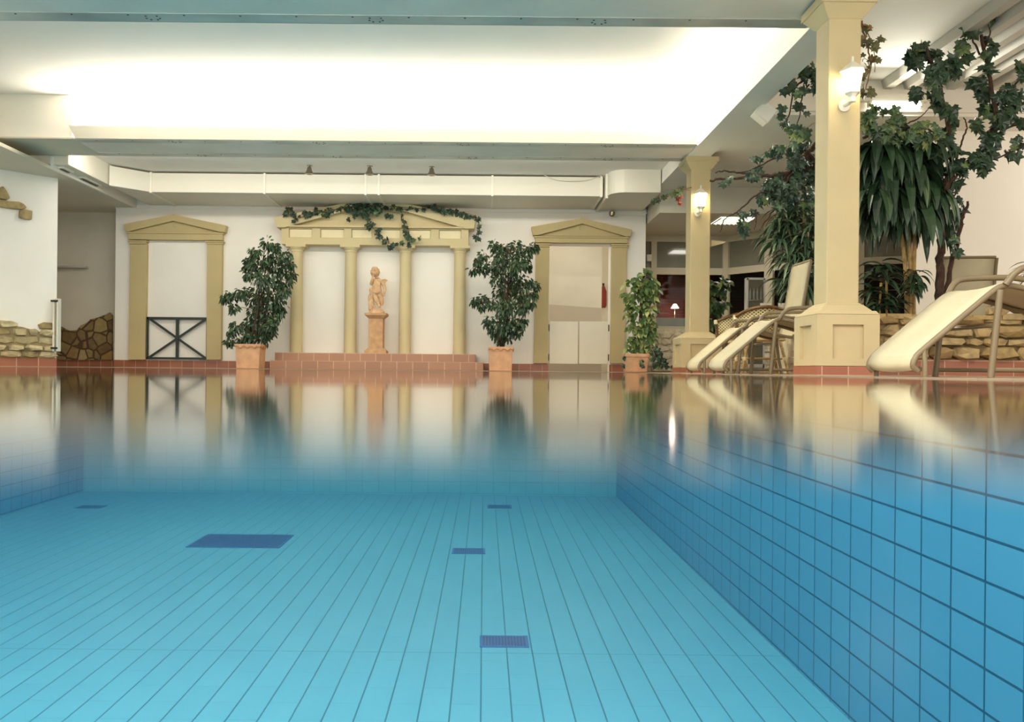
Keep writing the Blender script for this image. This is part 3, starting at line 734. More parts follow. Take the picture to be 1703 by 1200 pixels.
def lantern(x, y, z, s, lab, rx=0.0):
    t = thing('wall_lantern', lab, 'lantern', (x, y, z), 'white wall lanterns on the square columns')
    a = 6
    B().lathe([(0.052 * s, 0), (0.052 * s, 0.02 * s), (0.03 * s, 0.03 * s)], (0, 0, 0), 20)
    # round backplate on the front face of the column
    bp = B()
    ring = []
    for k in range(20):
        an = 2 * pi * k / 20; ring.append(Vector((x + 0.05 * s * cos(an) - 0.02, y, z - 0.02 + 0.055 * s * sin(an))))
    bp.poly(ring, (0, -0.02, 0)); bp.build('backplate', 'white_metal', t)
    B().tube(smooth_path([(x - 0.02, y - 0.01, z - 0.02), (x - 0.005, y - 0.07, z - 0.02), (x, y - 0.11, z - 0.005), (x, y - 0.12, z + 0.03)]), 0.016 * s, 10).build('arm', 'white_metal', t, smooth=True)
    cy = y - 0.12; zb = z + 0.035
    B().lathe([(0.03 * s, -0.06), (0.032 * s, -0.02), (0.05 * s, 0.0), (0.066 * s, 0.01), (0.066 * s, 0.02)], (x, cy, zb), 6).build('lamp_base', 'white_metal', t)
    B().lathe([(0.060 * s, 0.02), (0.092 * s, 0.20 * s), (0.088 * s, 0.205 * s)], (x, cy, zb), 6).build('lamp_glass', 'lantern_glow', t)
    B().lathe([(0.112 * s, 0.198 * s), (0.112 * s, 0.206 * s), (0.05 * s, 0.262 * s), (0.02 * s, 0.285 * s), (0.012 * s, 0.29 * s), (0.012 * s, 0.33 * s), (0.006 * s, 0.335 * s)], (x, cy, zb), 6).build('roof', 'white_metal', t)
    L = bpy.data.lights.new('lantern_light', 'POINT'); L.energy = 2.2; L.color = (1, 0.82, 0.55); L.shadow_soft_size = 0.05
    lo = bpy.data.objects.new('lantern_bulb_light', L); C.objects.link(lo); lo.location = (x - 0.02, cy - 0.13, zb + 0.1)
p = P(1407, 172, 6.98)
lantern(p.x, K1[1] - K1[2] - 0.001, p.z - 0.0, 0.93, 'lit white lantern on the near square column')
p = P(1162, 352, 12.25)
lantern(p.x, K2[1] - K2[2] - 0.001, p.z, 0.98, 'lit white lantern on the far square column')

# loudspeaker under the side beam
p = P(1269, 190, 9.9)
t = thing('loudspeaker', 'white loudspeaker hung under the ceiling beam left of the near column', 'loudspeaker', p)
xf = Matrix.Translation(p) @ Matrix.Rotation(radians(38), 4, 'Y')
B().box(-0.1, 0.1, -0.11, 0.05, -0.1, 0.1, xf).build('housing', 'white_metal', t, bevel=0.01)
B().box(-0.085, 0.085, -0.118, -0.11, -0.085, 0.085, xf).build('grille', 'ceil_grey', t)
B().tube([p + Vector((0.04, 0, 0.02)), (p.x + 0.05, p.y, HB - 0.02)], 0.012).build('bracket', 'panel_strip', t)

# fluorescent tube fixture at the cross beam
p0, p1 = P(1448, 174, 10.3), P(1530, 180, 10.3)
t = thing('tube_light', 'bright white fluorescent tube on the cross beam behind the near column', 'light', ((p0.x + p1.x) / 2, 10.3, p0.z + 0.05))
bx(p0.x - 0.6, p1.x + 0.1, 10.28, 10.358, p0.z + 0.04, p0.z + 0.12).build('housing', 'white_metal', t)
B().tube([(p0.x, 10.3, p0.z), (p1.x, 10.3, p0.z)], 0.035, 12).build('tube', 'tube_glow', t, smooth=True)
for X in (p0.x - 0.01, p1.x + 0.01): bx(X - 0.02, X + 0.02, 10.27, 10.34, p0.z - 0.03, p0.z + 0.05).build('end_cap', 'white_metal', t)
area('tube_light_spill', ((p0.x + p1.x) / 2, 10.1, p0.z), (0.8, 0.06), 22, (1, 0.95, 0.82), (radians(-60), 0, 0))

# ------------------------------------------------------------------ window front of the side room
W0 = Vector((XR + 0.05, 17.0, 0)); W1 = Vector((P(1207, 500, 17.0).x, 17.0, 0)); W2 = Vector((P(1345, 500, 15.6).x, 15.6, 0)); W3 = Vector((7.6, 14.9, 0))
def wz(y): return P(1140, y, 17.0).z
zs = wz(543); zt0, zt1 = wz(457), wz(446); zh = wz(403)
def window(a, c, n, name, muls):
    u = (c - a); L_ = u.length; u.normalize(); nn = Vector((u.y, -u.x, 0)); nn = nn if nn.y < 0 else -nn
    def slab(s0, s1, z0, z1, d0, d1):
        return [a + u * s0 + nn * d0 + Vector((0, 0, z0)), a + u * s1 + nn * d0 + Vector((0, 0, z0)), a + u * s1 + nn * d0 + Vector((0, 0, z1)), a + u * s0 + nn * d0 + Vector((0, 0, z1))], nn * (d1 - d0)
    w_ = thing(name, 'x', 'x', a); del w_['label']; del w_['category']; struct(w_)
    fr = B()
    fr.poly(*slab(0, L_, zh, 2.75, 0.0, 0.08)); fr.poly(*slab(0, L_, zt1, zt0, 0, 0.08)) if False else fr.poly(*slab(0, L_, zt0, zt1, 0, 0.08))
    fr.poly(*slab(0, L_, zs - 0.05, zs, 0, 0.12))
    for s_, hw in muls: fr.poly(*slab(s_ * L_ - hw, s_ * L_ + hw, zs, zh, 0.002, 0.085))
    fr.build('window_frame', 'pvc', w_)
    cuts = [m_[0] * L_ for m_ in muls]
    for s0, s1 in zip(cuts, cuts[1:]):
        B().poly(*slab(s0 + 0.06, s1 - 0.06, zt1, zh, 0.02, 0.03)).build('upper_pane', 'frosted', w_)
        B().poly(*slab(s0 + 0.05, s1 - 0.05, zs, zt0, 0.02, 0.03)).build('lower_pane', 'glass', w_)
    return slab
L01 = (W1 - W0).length
s1_ = (P(1086, 480, 17).x - W0.x) / L01
slab1 = window(W0, W1, 0, 'window_1', [(0.0, 0.02), (max(s1_, .1), 0.055), (0.985, 0.06)])
window(W1, W2, 0, 'window_2', [(0.03, 0.05), (0.56, 0.09), (0.99, 0.06)])
window(W2, W3, 0, 'window_3', [(0.01, 0.05), (0.5, 0.06), (0.99, 0.05)])
# parapet of whitewashed stones under the windows
for (a, c, nm) in ((W0, W1, 'under the left window'), (W1, W2, 'under the angled window'), (W2, W3, 'under the rightmost window')):
    u = (c - a); L_ = u.length; u.normalize(); nn = Vector((u.y, -u.x, 0)); nn = nn if nn.y < 0 else -nn
    b = rubble(a + nn * 0.12, u, nn, L_, lambda t: zs - 0.03, 0.0, 0.12, 0.26, 0.035)
    b.cur = 1; b.poly([a, a + u * L_, a + u * L_ + Vector((0, 0, zs - 0.05)), a + Vector((0, 0, zs - 0.05))], nn * 0.12)
    tag(b.build('stone_parapet', ['rubble_white', 'white_stone']), 'whitewashed stone parapet ' + nm, 'parapet', 'whitewashed stone parapets')
struct(bx(XR, 10.5, 18.7, 18.8, 0, 3.7).build('wall_bay_back', 'dark_wood'))
struct(bx(XR - 0.1, XR, ZW + 0.2, 18.7, 0, 3.7).build('wall_bay_left', 'wall'))
# what stands behind the glass: red-brown slatted shutters
def shutter(x0, x1, Y, z0, z1, lab, m='red_wood'):
    t = thing('slatted_shutter', lab, 'shutter', ((x0 + x1) / 2, Y, z0)); b = B(); z = z0
    while z < z1:
        b.poly([(x0, Y, z), (x1, Y, z), (x1, Y + 0.03, z + 0.05), (x0, Y + 0.03, z + 0.05)], (0, 0.012, 0)); z += 0.06
    b.build('slats', m, t)
    bx((x0 + x1) / 2 - 0.05, (x0 + x1) / 2 + 0.05, Y + 0.03, Y + 0.08, z1, z1 + 0.6).build('post', 'dark_wood', t)
    bx(x0, x1, Y + 0.08, Y + 0.12, z0 - 0.9, z1 + 1.0).build('back_board', m, t)
shutter(3.0, 4.86, 17.8, 0.9, 2.1, 'red-brown wooden slats behind the left window')
shutter(4.95, 7.8, 18.2, 0.9, 2.4, 'dark brown slats behind the angled window', 'dark_wood')
p = P(1122.5, 510, 17.5)
t = thing('table_lamp', 'small glowing table lamp seen through the left window', 'lamp', (p.x, 17.5, p.z - 0.2))
B().lathe([(0.085, -0.03), (0.03, 0.06), (0.028, 0.06)], (p.x, 17.5, p.z), 16).build('lamp_shade', 'table_lamp_glow', t)
B().lathe([(0.05, -0.25), (0.012, -0.23), (0.012, -0.02)], (p.x, 17.5, p.z), 12).build('base', 'chrome', t)
lt = bpy.data.lights.new('table_lamp_light', 'POINT'); lt.energy = 2.5; lt.color = (1, 0.75, 0.6); lt.shadow_soft_size = 0.05
lo = bpy.data.objects.new('table_lamp_light', lt); C.objects.link(lo); lo.location = (p.x - 0.05, 17.45, p.z - 0.12)
bx(3.1, 4.8, 17.15, 17.7, 0.86, 0.9)
tag(bx(3.1, 4.8, 17.2, 17.7, 0.0, p.z - 0.25).build('counter', 'panel_strip'), 'grey counter under the table lamp behind the left window', 'counter')
# ceiling light panel in the low ceiling
q = [P(1183, 371, 14.9), P(1243, 360, 15.8)]
zc = 2.75; lx0 = (1200 - VPX) / F * 15.0; 
t = thing('louvre_light', 'lit louvred ceiling light panel between the far column and the vines', 'light', (4.35, 15.2, zc))
bx(4.10, 4.75, 14.72, 15.45, zc - 0.02, zc).build('frame', 'white_metal', t)
bx(4.13, 4.72, 14.75, 15.42, zc - 0.024, zc - 0.02).build('diffuser', 'panel_glow', t)
b = B()
for k in range(8): b.box(4.13 + 0.082 * k, 4.142 + 0.082 * k, 14.75, 15.42, zc - 0.045, zc - 0.024)
for k in range(3): b.box(4.13, 4.72, 14.92 + 0.17 * k, 14.93 + 0.17 * k, zc - 0.045, zc - 0.024)
b.build('louvre', 'white_metal', t)
area('louvre_light_spill', (4.42, 15.1, zc - 0.06), (0.55, 0.6), 12, WARM)
p = P(1079, 429, 16.9)
t = thing('wall_box', 'small white box on the frame at the left edge of the window front', 'box', p)
bx(p.x - 0.05, p.x + 0.05, 16.84, 16.91, p.z - 0.07, p.z + 0.07).build('housing', 'white_metal', t, bevel=0.008)
bx(p.x - 0.04, p.x + 0.04, 16.835, 16.84, p.z - 0.055, p.z - 0.01).build('cover', 'paper', t)
# glass-front fridge, menu cards
x0, x1 = P(1243, 490, 14.6).x, P(1273, 490, 14.6).x; z1 = P(1258, 461, 14.6).z
t = thing('display_fridge', 'glass-fronted display fridge with bottles behind the rattan chairs', 'fridge', ((x0 + x1) / 2, 14.8, 0))
b = bx(x0, x1, 14.65, 14.78, 0.0, z1); b.build('cabinet', 'fridge', t, bevel=0.01)
df = B(); df.box(x0, x0 + 0.025, 14.62, 14.65, 0.1, z1 - 0.01); df.box(x1 - 0.025, x1, 14.62, 14.65, 0.1, z1 - 0.01); df.box(x0, x1, 14.62, 14.65, z1 - 0.04, z1 - 0.01); df.box(x0, x1, 14.62, 14.65, 0.1, 0.16)
dd = df.build('door_frame', 'paper', t)
bx(x0 + 0.025, x1 - 0.025, 14.635, 14.645, 0.16, z1 - 0.04).build('door_glass', 'frosted', dd)
for zz in (1.12, 1.22 - 0.0): pass
for k in range(4):
    b = B().lathe([(0.022, 0), (0.024, 0.12), (0.01, 0.17), (0.01, 0.2)], (x0 + 0.06 + k * 0.062, 14.628, 1.28 - 0.0), 10)
    tag(b.build('bottle', 'glass_bottle'), 'bottle on the upper shelf of the display fridge', 'bottle', 'bottles in the display fridge')
bx(x0 + 0.02, x1 - 0.02, 14.615, 14.64, 1.26, 1.278).build('shelf', 'chrome', t)

# ------------------------------------------------------------------ sun loungers
def make_lounger(lab, group=True):
    t = thing('sun_lounger', lab, 'sun lounger', (0, 0, 0), 'cream sling sun loungers')
    hw = 0.265
    prof = [(0.015, 0.045), (-0.012, 0.075), (0.0, 0.12), (0.04, 0.165), (0.25, 0.345), (0.44, 0.505), (0.50, 0.535), (0.56, 0.535), (0.72, 0.50), (0.92, 0.445), (1.04, 0.43), (1.08, 0.47), (1.12, 0.62), (1.18, 0.95), (1.22, 1.20), (1.24, 1.29)]
    sp = smooth_path([(u, 0, z) for u, z in prof], 5)
    b = B(); vs = []; fs = []
    n = len(sp)
    for j, v in enumerate((-hw, -hw * 0.5, 0, hw * 0.5, hw)):
        for p in sp: vs.append((p.x, v, p.z - 0.014 * (1 - (v / hw) ** 2)))
    for j in range(4):
        for i in range(n - 1): fs.append((j * n + i, j * n + i + 1, (j + 1) * n + i + 1, (j + 1) * n + i))
    b.add(vs, fs); s_ = b.build('sling', 'sling', t, smooth=True)
    md = s_.modifiers.new('thick', 'SOLIDIFY'); md.thickness = 0.008
    for s in (-1, 1):
        B().tube([(p.x, s * (hw + 0.012), p.z - 0.012) for p in sp], 0.017, 10).build('side_rail', 'rail', t, smooth=True)
        # support frame: foot, front leg, floor runner, rear leg
        v = s * (hw + 0.03)
        B().tube([(0.05, s * (hw + 0.012), 0.165), (0.045, v, 0.08), (0.045, v, 0.0)], 0.015, 10).build('foot_post', 'rail', t, smooth=True)
        B().tube([(0.47, v, 0.50), (0.445, v, 0.25), (0.42, v, 0.0)], 0.019, 10).build('leg', 'rail', t, smooth=True)
        B().tube([(1.05, v, 0.45), (1.08, v, 0.2), (1.12, v, 0.0)], 0.019, 10).build('leg', 'rail', t, smooth=True)
        B().tube([(0.42, v, 0.045), (1.11, v, 0.045)], 0.013, 8).build('runner', 'rail', t, smooth=True)
        B().tube(smooth_path([(0.50, v, 0.53), (0.55, v * 1.06, 0.60), (0.63, v * 1.08, 0.63), (0.9, v * 1.08, 0.64), (1.0, v * 1.06, 0.63), (1.14, v, 0.63)]), 0.019, 10).build('armrest', 'rail', t, smooth=True)
    B().tube([(1.24, -hw, 1.285), (1.24, hw, 1.285)], 0.016, 8).build('head_bar', 'rail', t, smooth=True)
    B().tube([(0.04, -hw, 0.045), (0.04, hw, 0.045)], 0.013, 8).build('foot_bar', 'rail', t, smooth=True)
    B().tube([(0.45, -hw, 0.30), (0.45, hw, 0.30)], 0.013, 8).build('cross_bar', 'rail', t, smooth=True)
    return t
L3 = make_lounger('large cream sun lounger in front at the right edge of the photo')
L3.location = (2.46, 5.08, 0)
L2 = copy_tree(L3); L2.location = (2.31, 8.32, 0); L2['label'] = 'right one of the two cream sun loungers left of the near column'
L1 = copy_tree(L3); L1.location = (2.43, 9.75, 0); L1['label'] = 'left one of the two cream sun loungers, closest to the far column'
L4 = copy_tree(L3); L4.location = (P(1615, 420, 8.75).x + 0.25, 10.25, 0); L4.rotation_euler = (0, 0, radians(-98)); L4['label'] = 'cream lounger showing only its rounded backrest above the stone planter wall'
L4.location = (5.42, 10.35, 0)

# thin drooping cable on the duct, bracket on the far column
q0, q1, q2 = P(905, 291, 14.36), P(950, 301, 14.36), P(1000, 292, 14.36)
tag(B().tube(smooth_path([q0, P(925, 299, 14.36), q1, P(975, 299.5, 14.36), q2], 6), 0.005, 6).build('cable', 'soffit', smooth=True), 'thin pale cable sagging in front of the right part of the long duct', 'cable')
q0 = P(1177, 401, 12.4); q1 = P(1206, 403, 12.4)
X0 = K2[0] + K2[2] + 0.001
b = B().poly([(X0, 12.32, q0.z + 0.01), (q1.x, 12.32, q0.z - 0.015), (q1.x - 0.03, 12.32, q0.z - 0.035), (X0, 12.32, q0.z - 0.10)], (0, 0.14, 0))
tag(b.build('wall_bracket', 'plaster', bevel=0.004), 'thin cream bracket sticking out of the right side of the far square column', 'bracket')

# ------------------------------------------------------------------ rattan chairs and table
def weave_mat():
    m, nt, N, L, b = new_mat('cane_weave')
    tc = N.new('ShaderNodeTexCoord'); v = N.new('ShaderNodeTexVoronoi'); v.voronoi_dimensions = '2D'; v.inputs['Scale'].default_value = 1.0; v.inputs['Randomness'].default_value = 0.0
    sp = N.new('ShaderNodeSeparateXYZ'); at = N.new('ShaderNodeMath'); at.operation = 'ARCTAN2'; cb = N.new('ShaderNodeCombineXYZ'); mp = N.new('ShaderNodeMapping')
    mp.inputs['Scale'].default_value = (9.0, 34.0, 1.0); mp.inputs['Rotation'].default_value = (0, 0, 0)
    L.new(tc.outputs['Object'], sp.inputs[0]); L.new(sp.outputs[1], at.inputs[0]); L.new(sp.outputs[0], at.inputs[1]); L.new(at.outputs[0], cb.inputs[0]); L.new(sp.outputs[2], cb.inputs[1])
    L.new(cb.outputs[0], mp.inputs[0]); m2 = N.new('ShaderNodeMapping'); m2.inputs['Rotation'].default_value = (0, 0, pi / 4); L.new(mp.outputs[0], m2.inputs[0]); L.new(m2.outputs[0], v.inputs['Vector'])
    mr = N.new('ShaderNodeMapRange'); mr.inputs[1].default_value = 0.24; mr.inputs[2].default_value = 0.36
    L.new(v.outputs['Distance'], mr.inputs[0]); mx = N.new('ShaderNodeMix'); mx.data_type = 'RGBA'
    mx.inputs[6].default_value = lin((70, 52, 26)); mx.inputs[7].default_value = lin((218, 200, 146)); L.new(mr.outputs[0], mx.inputs[0]); L.new(mx.outputs[2], b.inputs['Base Color'])
weave_mat()
def make_rattan(lab):
    t = thing('rattan_chair', lab, 'chair', (0, 0, 0), 'rattan bistro chairs')
    r = 0.235; ztop = 0.86
    def arc(a0, a1, z, rr, n=16, lift=0.0): return [Vector((rr * cos(a), rr * sin(a), z + lift * sin((a - a0) / (a1 - a0) * pi))) for a in [a0 + (a1 - a0) * k / n for k in range(n + 1)]]
    a0, a1 = radians(15), radians(165)
    top = arc(a0, a1, ztop - 0.12, r + 0.03, 18, 0.12); bot = arc(a0, a1, 0.48, r - 0.01, 18)
    b = B(); n = len(top); b.add(top + bot, [(i, i + 1, n + i + 1, n + i) for i in range(n - 1)])
    w_ = b.build('woven_back', 'cane_weave', t, smooth=True); md = w_.modifiers.new('thick', 'SOLIDIFY'); md.thickness = 0.01
    B().tube(top, 0.022, 8).build('back_rail', 'rattan_frame', t, smooth=True)
    for p, q in ((top[0], bot[0]), (top[-1], bot[-1])):
        B().tube([p, q], 0.02, 8).build('back_post', 'rattan_frame', t, smooth=True)
        B().lathe([(0.028, -0.03), (0.03, 0), (0.028, 0.03)], p, 10).build('binding', 'binding', t, smooth=True)
    B().lathe([(r - 0.02, 0), (r, 0.01), (r, 0.035), (r - 0.03, 0.045)], (0, 0, 0.43), 24).build('seat', 'wicker', t, smooth=True)
    for sx in (-1, 1):
        for sy in (-1, 1):
            p0 = Vector((sx * 0.15, sy * 0.15, 0.43)); p1 = Vector((sx * 0.22, sy * 0.21, 0.0))
            lg = B().tube([p0, p1], 0.016, 8).build('leg', 'bamboo', t, smooth=True)
            m_ = p0.lerp(p1, 0.55); B().lathe([(0.022, -0.025), (0.025, 0), (0.022, 0.025)], m_, 8).build('binding', 'binding', lg)
    ring = [Vector((0.22 * cos(a), 0.21 * sin(a), 0.2)) * 1 for a in [2 * pi * k / 20 for k in range(20)]]
    B().tube(ring, 0.012, 6, True).build('stretcher_ring', 'bamboo', t, smooth=True)
    return t
RC = make_rattan('right rattan bistro chair with woven back behind the loungers')
RC.location = (P(1256, 600, 10.9).x, 10.7, 0); RC.rotation_euler = (0, 0, radians(178))
RC.rotation_euler = (0, 0, radians(175)); RC.scale = (1.28, 1.28, 0.96)
R2 = copy_tree(RC); R2.location = (P(1208, 600, 12.2).x, 12.3, 0); R2.rotation_euler = (0, 0, radians(215)); R2.scale = (1.1, 1.1, 0.99); R2['label'] = 'left rattan bistro chair, half hidden beside the far column'
for i, (px_, lab) in enumerate(((1275, 'cream menu card standing behind the right rattan chair'), (1301, 'narrow white menu card left of the tall lounger backrest'))):
    p = P(px_, 510, 12.6); hwc = 0.085 if i == 0 else 0.05
    t = thing('menu_card', lab, 'menu card', (p.x, 12.6, p.z - 0.1))
    b = B().poly([(p.x - hwc, 12.6, p.z - 0.12), (p.x + hwc, 12.6, p.z - 0.12), (p.x + hwc, 12.64, p.z + 0.06), (p.x - hwc, 12.64, p.z + 0.06)], (0, 0.004, 0)); b.build('card', 'paper', t)
    bx(p.x - hwc * 0.9, p.x + hwc * 0.9, 12.6, 12.7, p.z - 0.135, p.z - 0.12).build('foot', 'chrome', t)
tb = P(1288, 530, 12.6)
t = thing('cafe_table', 'small table carrying the menu cards behind the chairs', 'table', (tb.x, 12.7, 0))
zt_ = P(1275, 510, 12.6).z - 0.135
bx(tb.x - 0.3, tb.x + 0.35, 12.45, 13.0, zt_ - 0.03, zt_).build('table_top', 'wicker', t, bevel=0.005)
B().lathe([(0.2, 0), (0.2, 0.02), (0.03, 0.05), (0.03, zt_ - 0.03)], (tb.x, 12.7, 0), 16).build('pedestal', 'bamboo', t, smooth=True)

# ------------------------------------------------------------------ plants
def rnd_dir():
    while True:
        v = Vector((R() * 2 - 1, R() * 2 - 1, R() * 2 - 1))
        if 0.05 < v.length < 1: return v.normalized()
def leaf(b, p, d, n, L_, W, fold=0.25, droop=0.3):
    """pointed oval leaf: midrib p -> p+d*L, folded along the midrib, tip drooping"""
    d = d.normalized(); s = d.cross(n)
    if s.length < 0.05: s = d.cross(Vector((1, 0.2, 0)))
    s.normalize(); u = s.cross(d).normalized(); dn = Vector((0, 0, -1))
    def q(t, w, h=0): return p + d * (L_ * t) + s * (W * w) + u * (fold * W * abs(w) + h) + dn * (droop * L_ * t * t)
    vs = [q(0, 0), q(0.3, 0.42), q(0.3, 0), q(0.3, -0.42), q(0.65, 0.4), q(0.65, 0), q(0.65, -0.4), q(1, 0)]
    b.add(vs, [(0, 1, 2), (0, 2, 3), (1, 4, 5, 2), (3, 2, 5, 6), (4, 7, 5), (6, 5, 7)])
IVY = [(0, -0.15), (0.25, -0.32), (0.52, -0.12), (0.36, 0.08), (0.6, 0.36), (0.22, 0.38), (0, 0.85), (-0.22, 0.38), (-0.6, 0.36), (-0.36, 0.08), (-0.52, -0.12), (-0.25, -0.32)]
def ivy_leaf(b, p, d, n, S):
    d = d.normalized(); s = d.cross(n)
    if s.length < 0.05: s = d.cross(Vector((1, 0.2, 0)))
    s.normalize(); u = s.cross(d).normalized()
    c = p + d * (0.15 * S) + u * (0.10 * S)
    vs = [c] + [p + s * (x * S) + d * (y * S) - u * (0.10 * S * (abs(x) + 0.3 * R())) for x, y in IVY]
    b.add(vs, [(0, i + 1, (i + 1) % 12 + 1) for i in range(12)])
def strap(b, p, d, L_, W, droop=0.8, k=6, twist=0.0):
    """long strap leaf arching down"""
    d = d.normalized(); s = d.cross(Vector((0, 0, 1)))
    if s.length < 0.05: s = Vector((1, 0, 0))
    s.normalize(); s = (s + Vector((0, 0, (R() - 0.5) * 0.8))).normalized()
    pts = []; q = Vector(p); dd = Vector(d); st = L_ / k
    for i in range(k + 1):
        pts.append(q.copy()); q = q + dd * st; dd = (dd + Vector((0, 0, -droop / k * 1.6))).normalized()
    prof = [0.35, 0.9, 1.0, 0.95, 0.75, 0.45, 0.02]
    vs = []
    for i, pt in enumerate(pts):
        w_ = W * prof[min(i, 6)] / 2; nn = s.cross((pts[min(i + 1, k)] - pts[max(i - 1, 0)]).normalized())
        vs += [pt - s * w_ + nn * w_ * 0.3, pt, pt + s * w_ + nn * w_ * 0.3]
    fs = []
    for i in range(k):
        a = i * 3; fs += [(a, a + 1, a + 4, a + 3), (a + 1, a + 2, a + 5, a + 4)]
    b.add(vs, fs)
CAMP = Vector((0, 0, 1.2))
def raw(): b = B(); b.raw = True; return b

def ficus(clumps, base_px, Y, pot_x, seed, lab, potlab, pot_top, px0_, px1_):
    random.seed(seed)
    # pot
    a, c = P(px0_, pot_top, Y), P(px1_, pot_top, Y); hw = (c.x - a.x) / 2; cx = (a.x + c.x) / 2; zt = a.z
    pt = thing('square_planter', potlab, 'planter', (cx, Y + hw, 0), 'tall square terracotta planters')
    B().frustum(cx, Y + hw, 0, zt - 0.05, hw * 0.92, hw * 0.92, hw * 0.99, hw * 0.99).build('pot', 'terracotta', pt, bevel=0.008)
    b = B().frustum(cx, Y + hw, zt - 0.055, zt, hw * 1.03, hw * 1.03, hw * 1.05, hw * 1.05); rim = b.build('rim', 'terracotta', pt, bevel=0.006)
    b = B(); nC = 7
    for side in (0, 1):
        for k in range(nC):
            o = -hw + (k + 0.5) * 2 * hw / nC
            for m_ in range(7):
                pass
            arcp = []
            for m_ in range(9):
                an = pi * m_ / 8; rr = hw / nC * 0.95
                q = Vector((o + rr * cos(an), 0, zt - 0.055 + rr * (-sin(an)) * (1 if k % 2 else -0.4) + 0.012))
                arcp.append(Vector((cx + q.x, Y - hw * 0.055, q.z)) if side == 0 else Vector((cx + hw * 1.055, Y + hw + q.x, q.z)))
            b.tube(arcp, 0.008, 5)
    b.build('wave_ornament', 'terracotta_rim', rim)
    B().lathe([(hw * 0.9, 0), (hw * 0.9, 0.004)], (cx, Y + hw, zt - 0.001), 4).build('soil', 'soil', pt)
    Yc = Y + hw
    t = thing('potted_ficus', lab, 'plant', (cx, Yc, zt), 'weeping figs in square planters')
    tr = B(); tw = B(); lv = raw()
    base = Vector((cx, Yc, zt))
    for k in range(3):
        pts = [base + Vector(((k - 1) * 0.05, 0, 0))]
        for bx_, by_ in base_px: pts.append(P(bx_ + (k - 1) * 5, by_, Yc) + Vector((0, (k - 1) * 0.08, 0)))
        pp = smooth_path(pts, 5); n = len(pp); tr.tube(pp, [0.022 * (1 - 0.75 * i / n) for i in range(n)], 7)
    spine = smooth_path([base] + [P(x, y, Yc) for x, y in base_px], 8)
    for (x, y, r) in clumps:
        c = P(x, y, Yc); rw = r / F * Yc; c.y += (R() - 0.5) * 0.35
        s0 = min([q for q in spine if q.z < c.z + 0.02] or spine[:1], key=lambda q: (q - c).length + 0.8 * max(0, q.z - c.z + 0.15))
        tw.tube(smooth_path([s0, s0.lerp(c, 0.5) + Vector((0, 0, 0.06)), c], 4), 0.005, 5)
        for j in range(3):
            e = c + Vector(((R() * 2 - 1), (R() * 2 - 1), (R() * 2 - 1))) * rw * 0.9
            tw.tube([c, e], 0.003, 4)
        n = int(6.0 * r + 0.17 * r * r)
        for j in range(n):
            v = rnd_dir() * rw * (0.25 + 0.85 * R()); p = c + Vector((v.x, v.y * 1.1, v.z))
            d = (v.normalized() * 0.7 + Vector((0, 0, -0.75)) + rnd_dir() * 0.5)
            leaf(lv, p, d, rnd_dir() + Vector((0, -0.6, 0.6)), 0.062 + 0.03 * R(), 0.034 + 0.012 * R(), 0.25, 0.25)
    tr.build('trunk', 'bark', t, smooth=True); tw.build('branches', 'twig', t); lv.build('foliage', 'ficus_leaf', t)
cl1 = [(447,406,9),(460,410,7),(428,420,11),(413,430,9),(408,441,6),(455,425,13),(478,428,10),(484,440,6),(432,442,16),(462,445,17),(412,455,9),(440,464,19),(467,470,16),(480,456,10),(404,488,11),(388,490,8),(376,493,7),(369,497,4),(425,492,18),(452,494,20),(474,484,10),(394,512,8),(425,516,14),(445,518,19),(462,514,13),(412,538,14),(438,542,17),(455,538,12),(392,543,10),(381,552,6),(415,556,10),(436,558,12),(380,567,7),(398,566,7),(447,552,8)]
cl2 = [(822,407,8),(838,410,9),(860,408,11),(880,414,9),(890,409,6),(802,424,9),(794,436,6),(834,424,15),(866,426,14),(786,450,6),(804,446,9),(828,442,15),(856,446,17),(876,442,8),(830,462,14),(858,466,16),(880,470,8),(892,474,5),(840,486,18),(868,488,15),(886,490,7),(790,500,7),(803,494,6),(800,508,7),(818,504,10),(842,512,18),(868,510,12),(884,505,5),(815,534,10),(838,538,17),(860,538,12),(870,532,7),(822,552,8),(845,554,12),(862,554,6),(832,566,6)]
ficus(cl1, [(428, 550), (436, 510), (440, 460), (448, 412)], 14.2, 411, 3, 'weeping fig left of the portico, narrow at the top', 'tall square terracotta planter left of the portico', 571.5, 391, 432)
ficus(cl2, [(836, 550), (843, 500), (846, 450), (850, 412)], 14.2, 832, 5, 'weeping fig between the portico and the right portal', 'tall square terracotta planter right of the portico', 576, 812.5, 853)

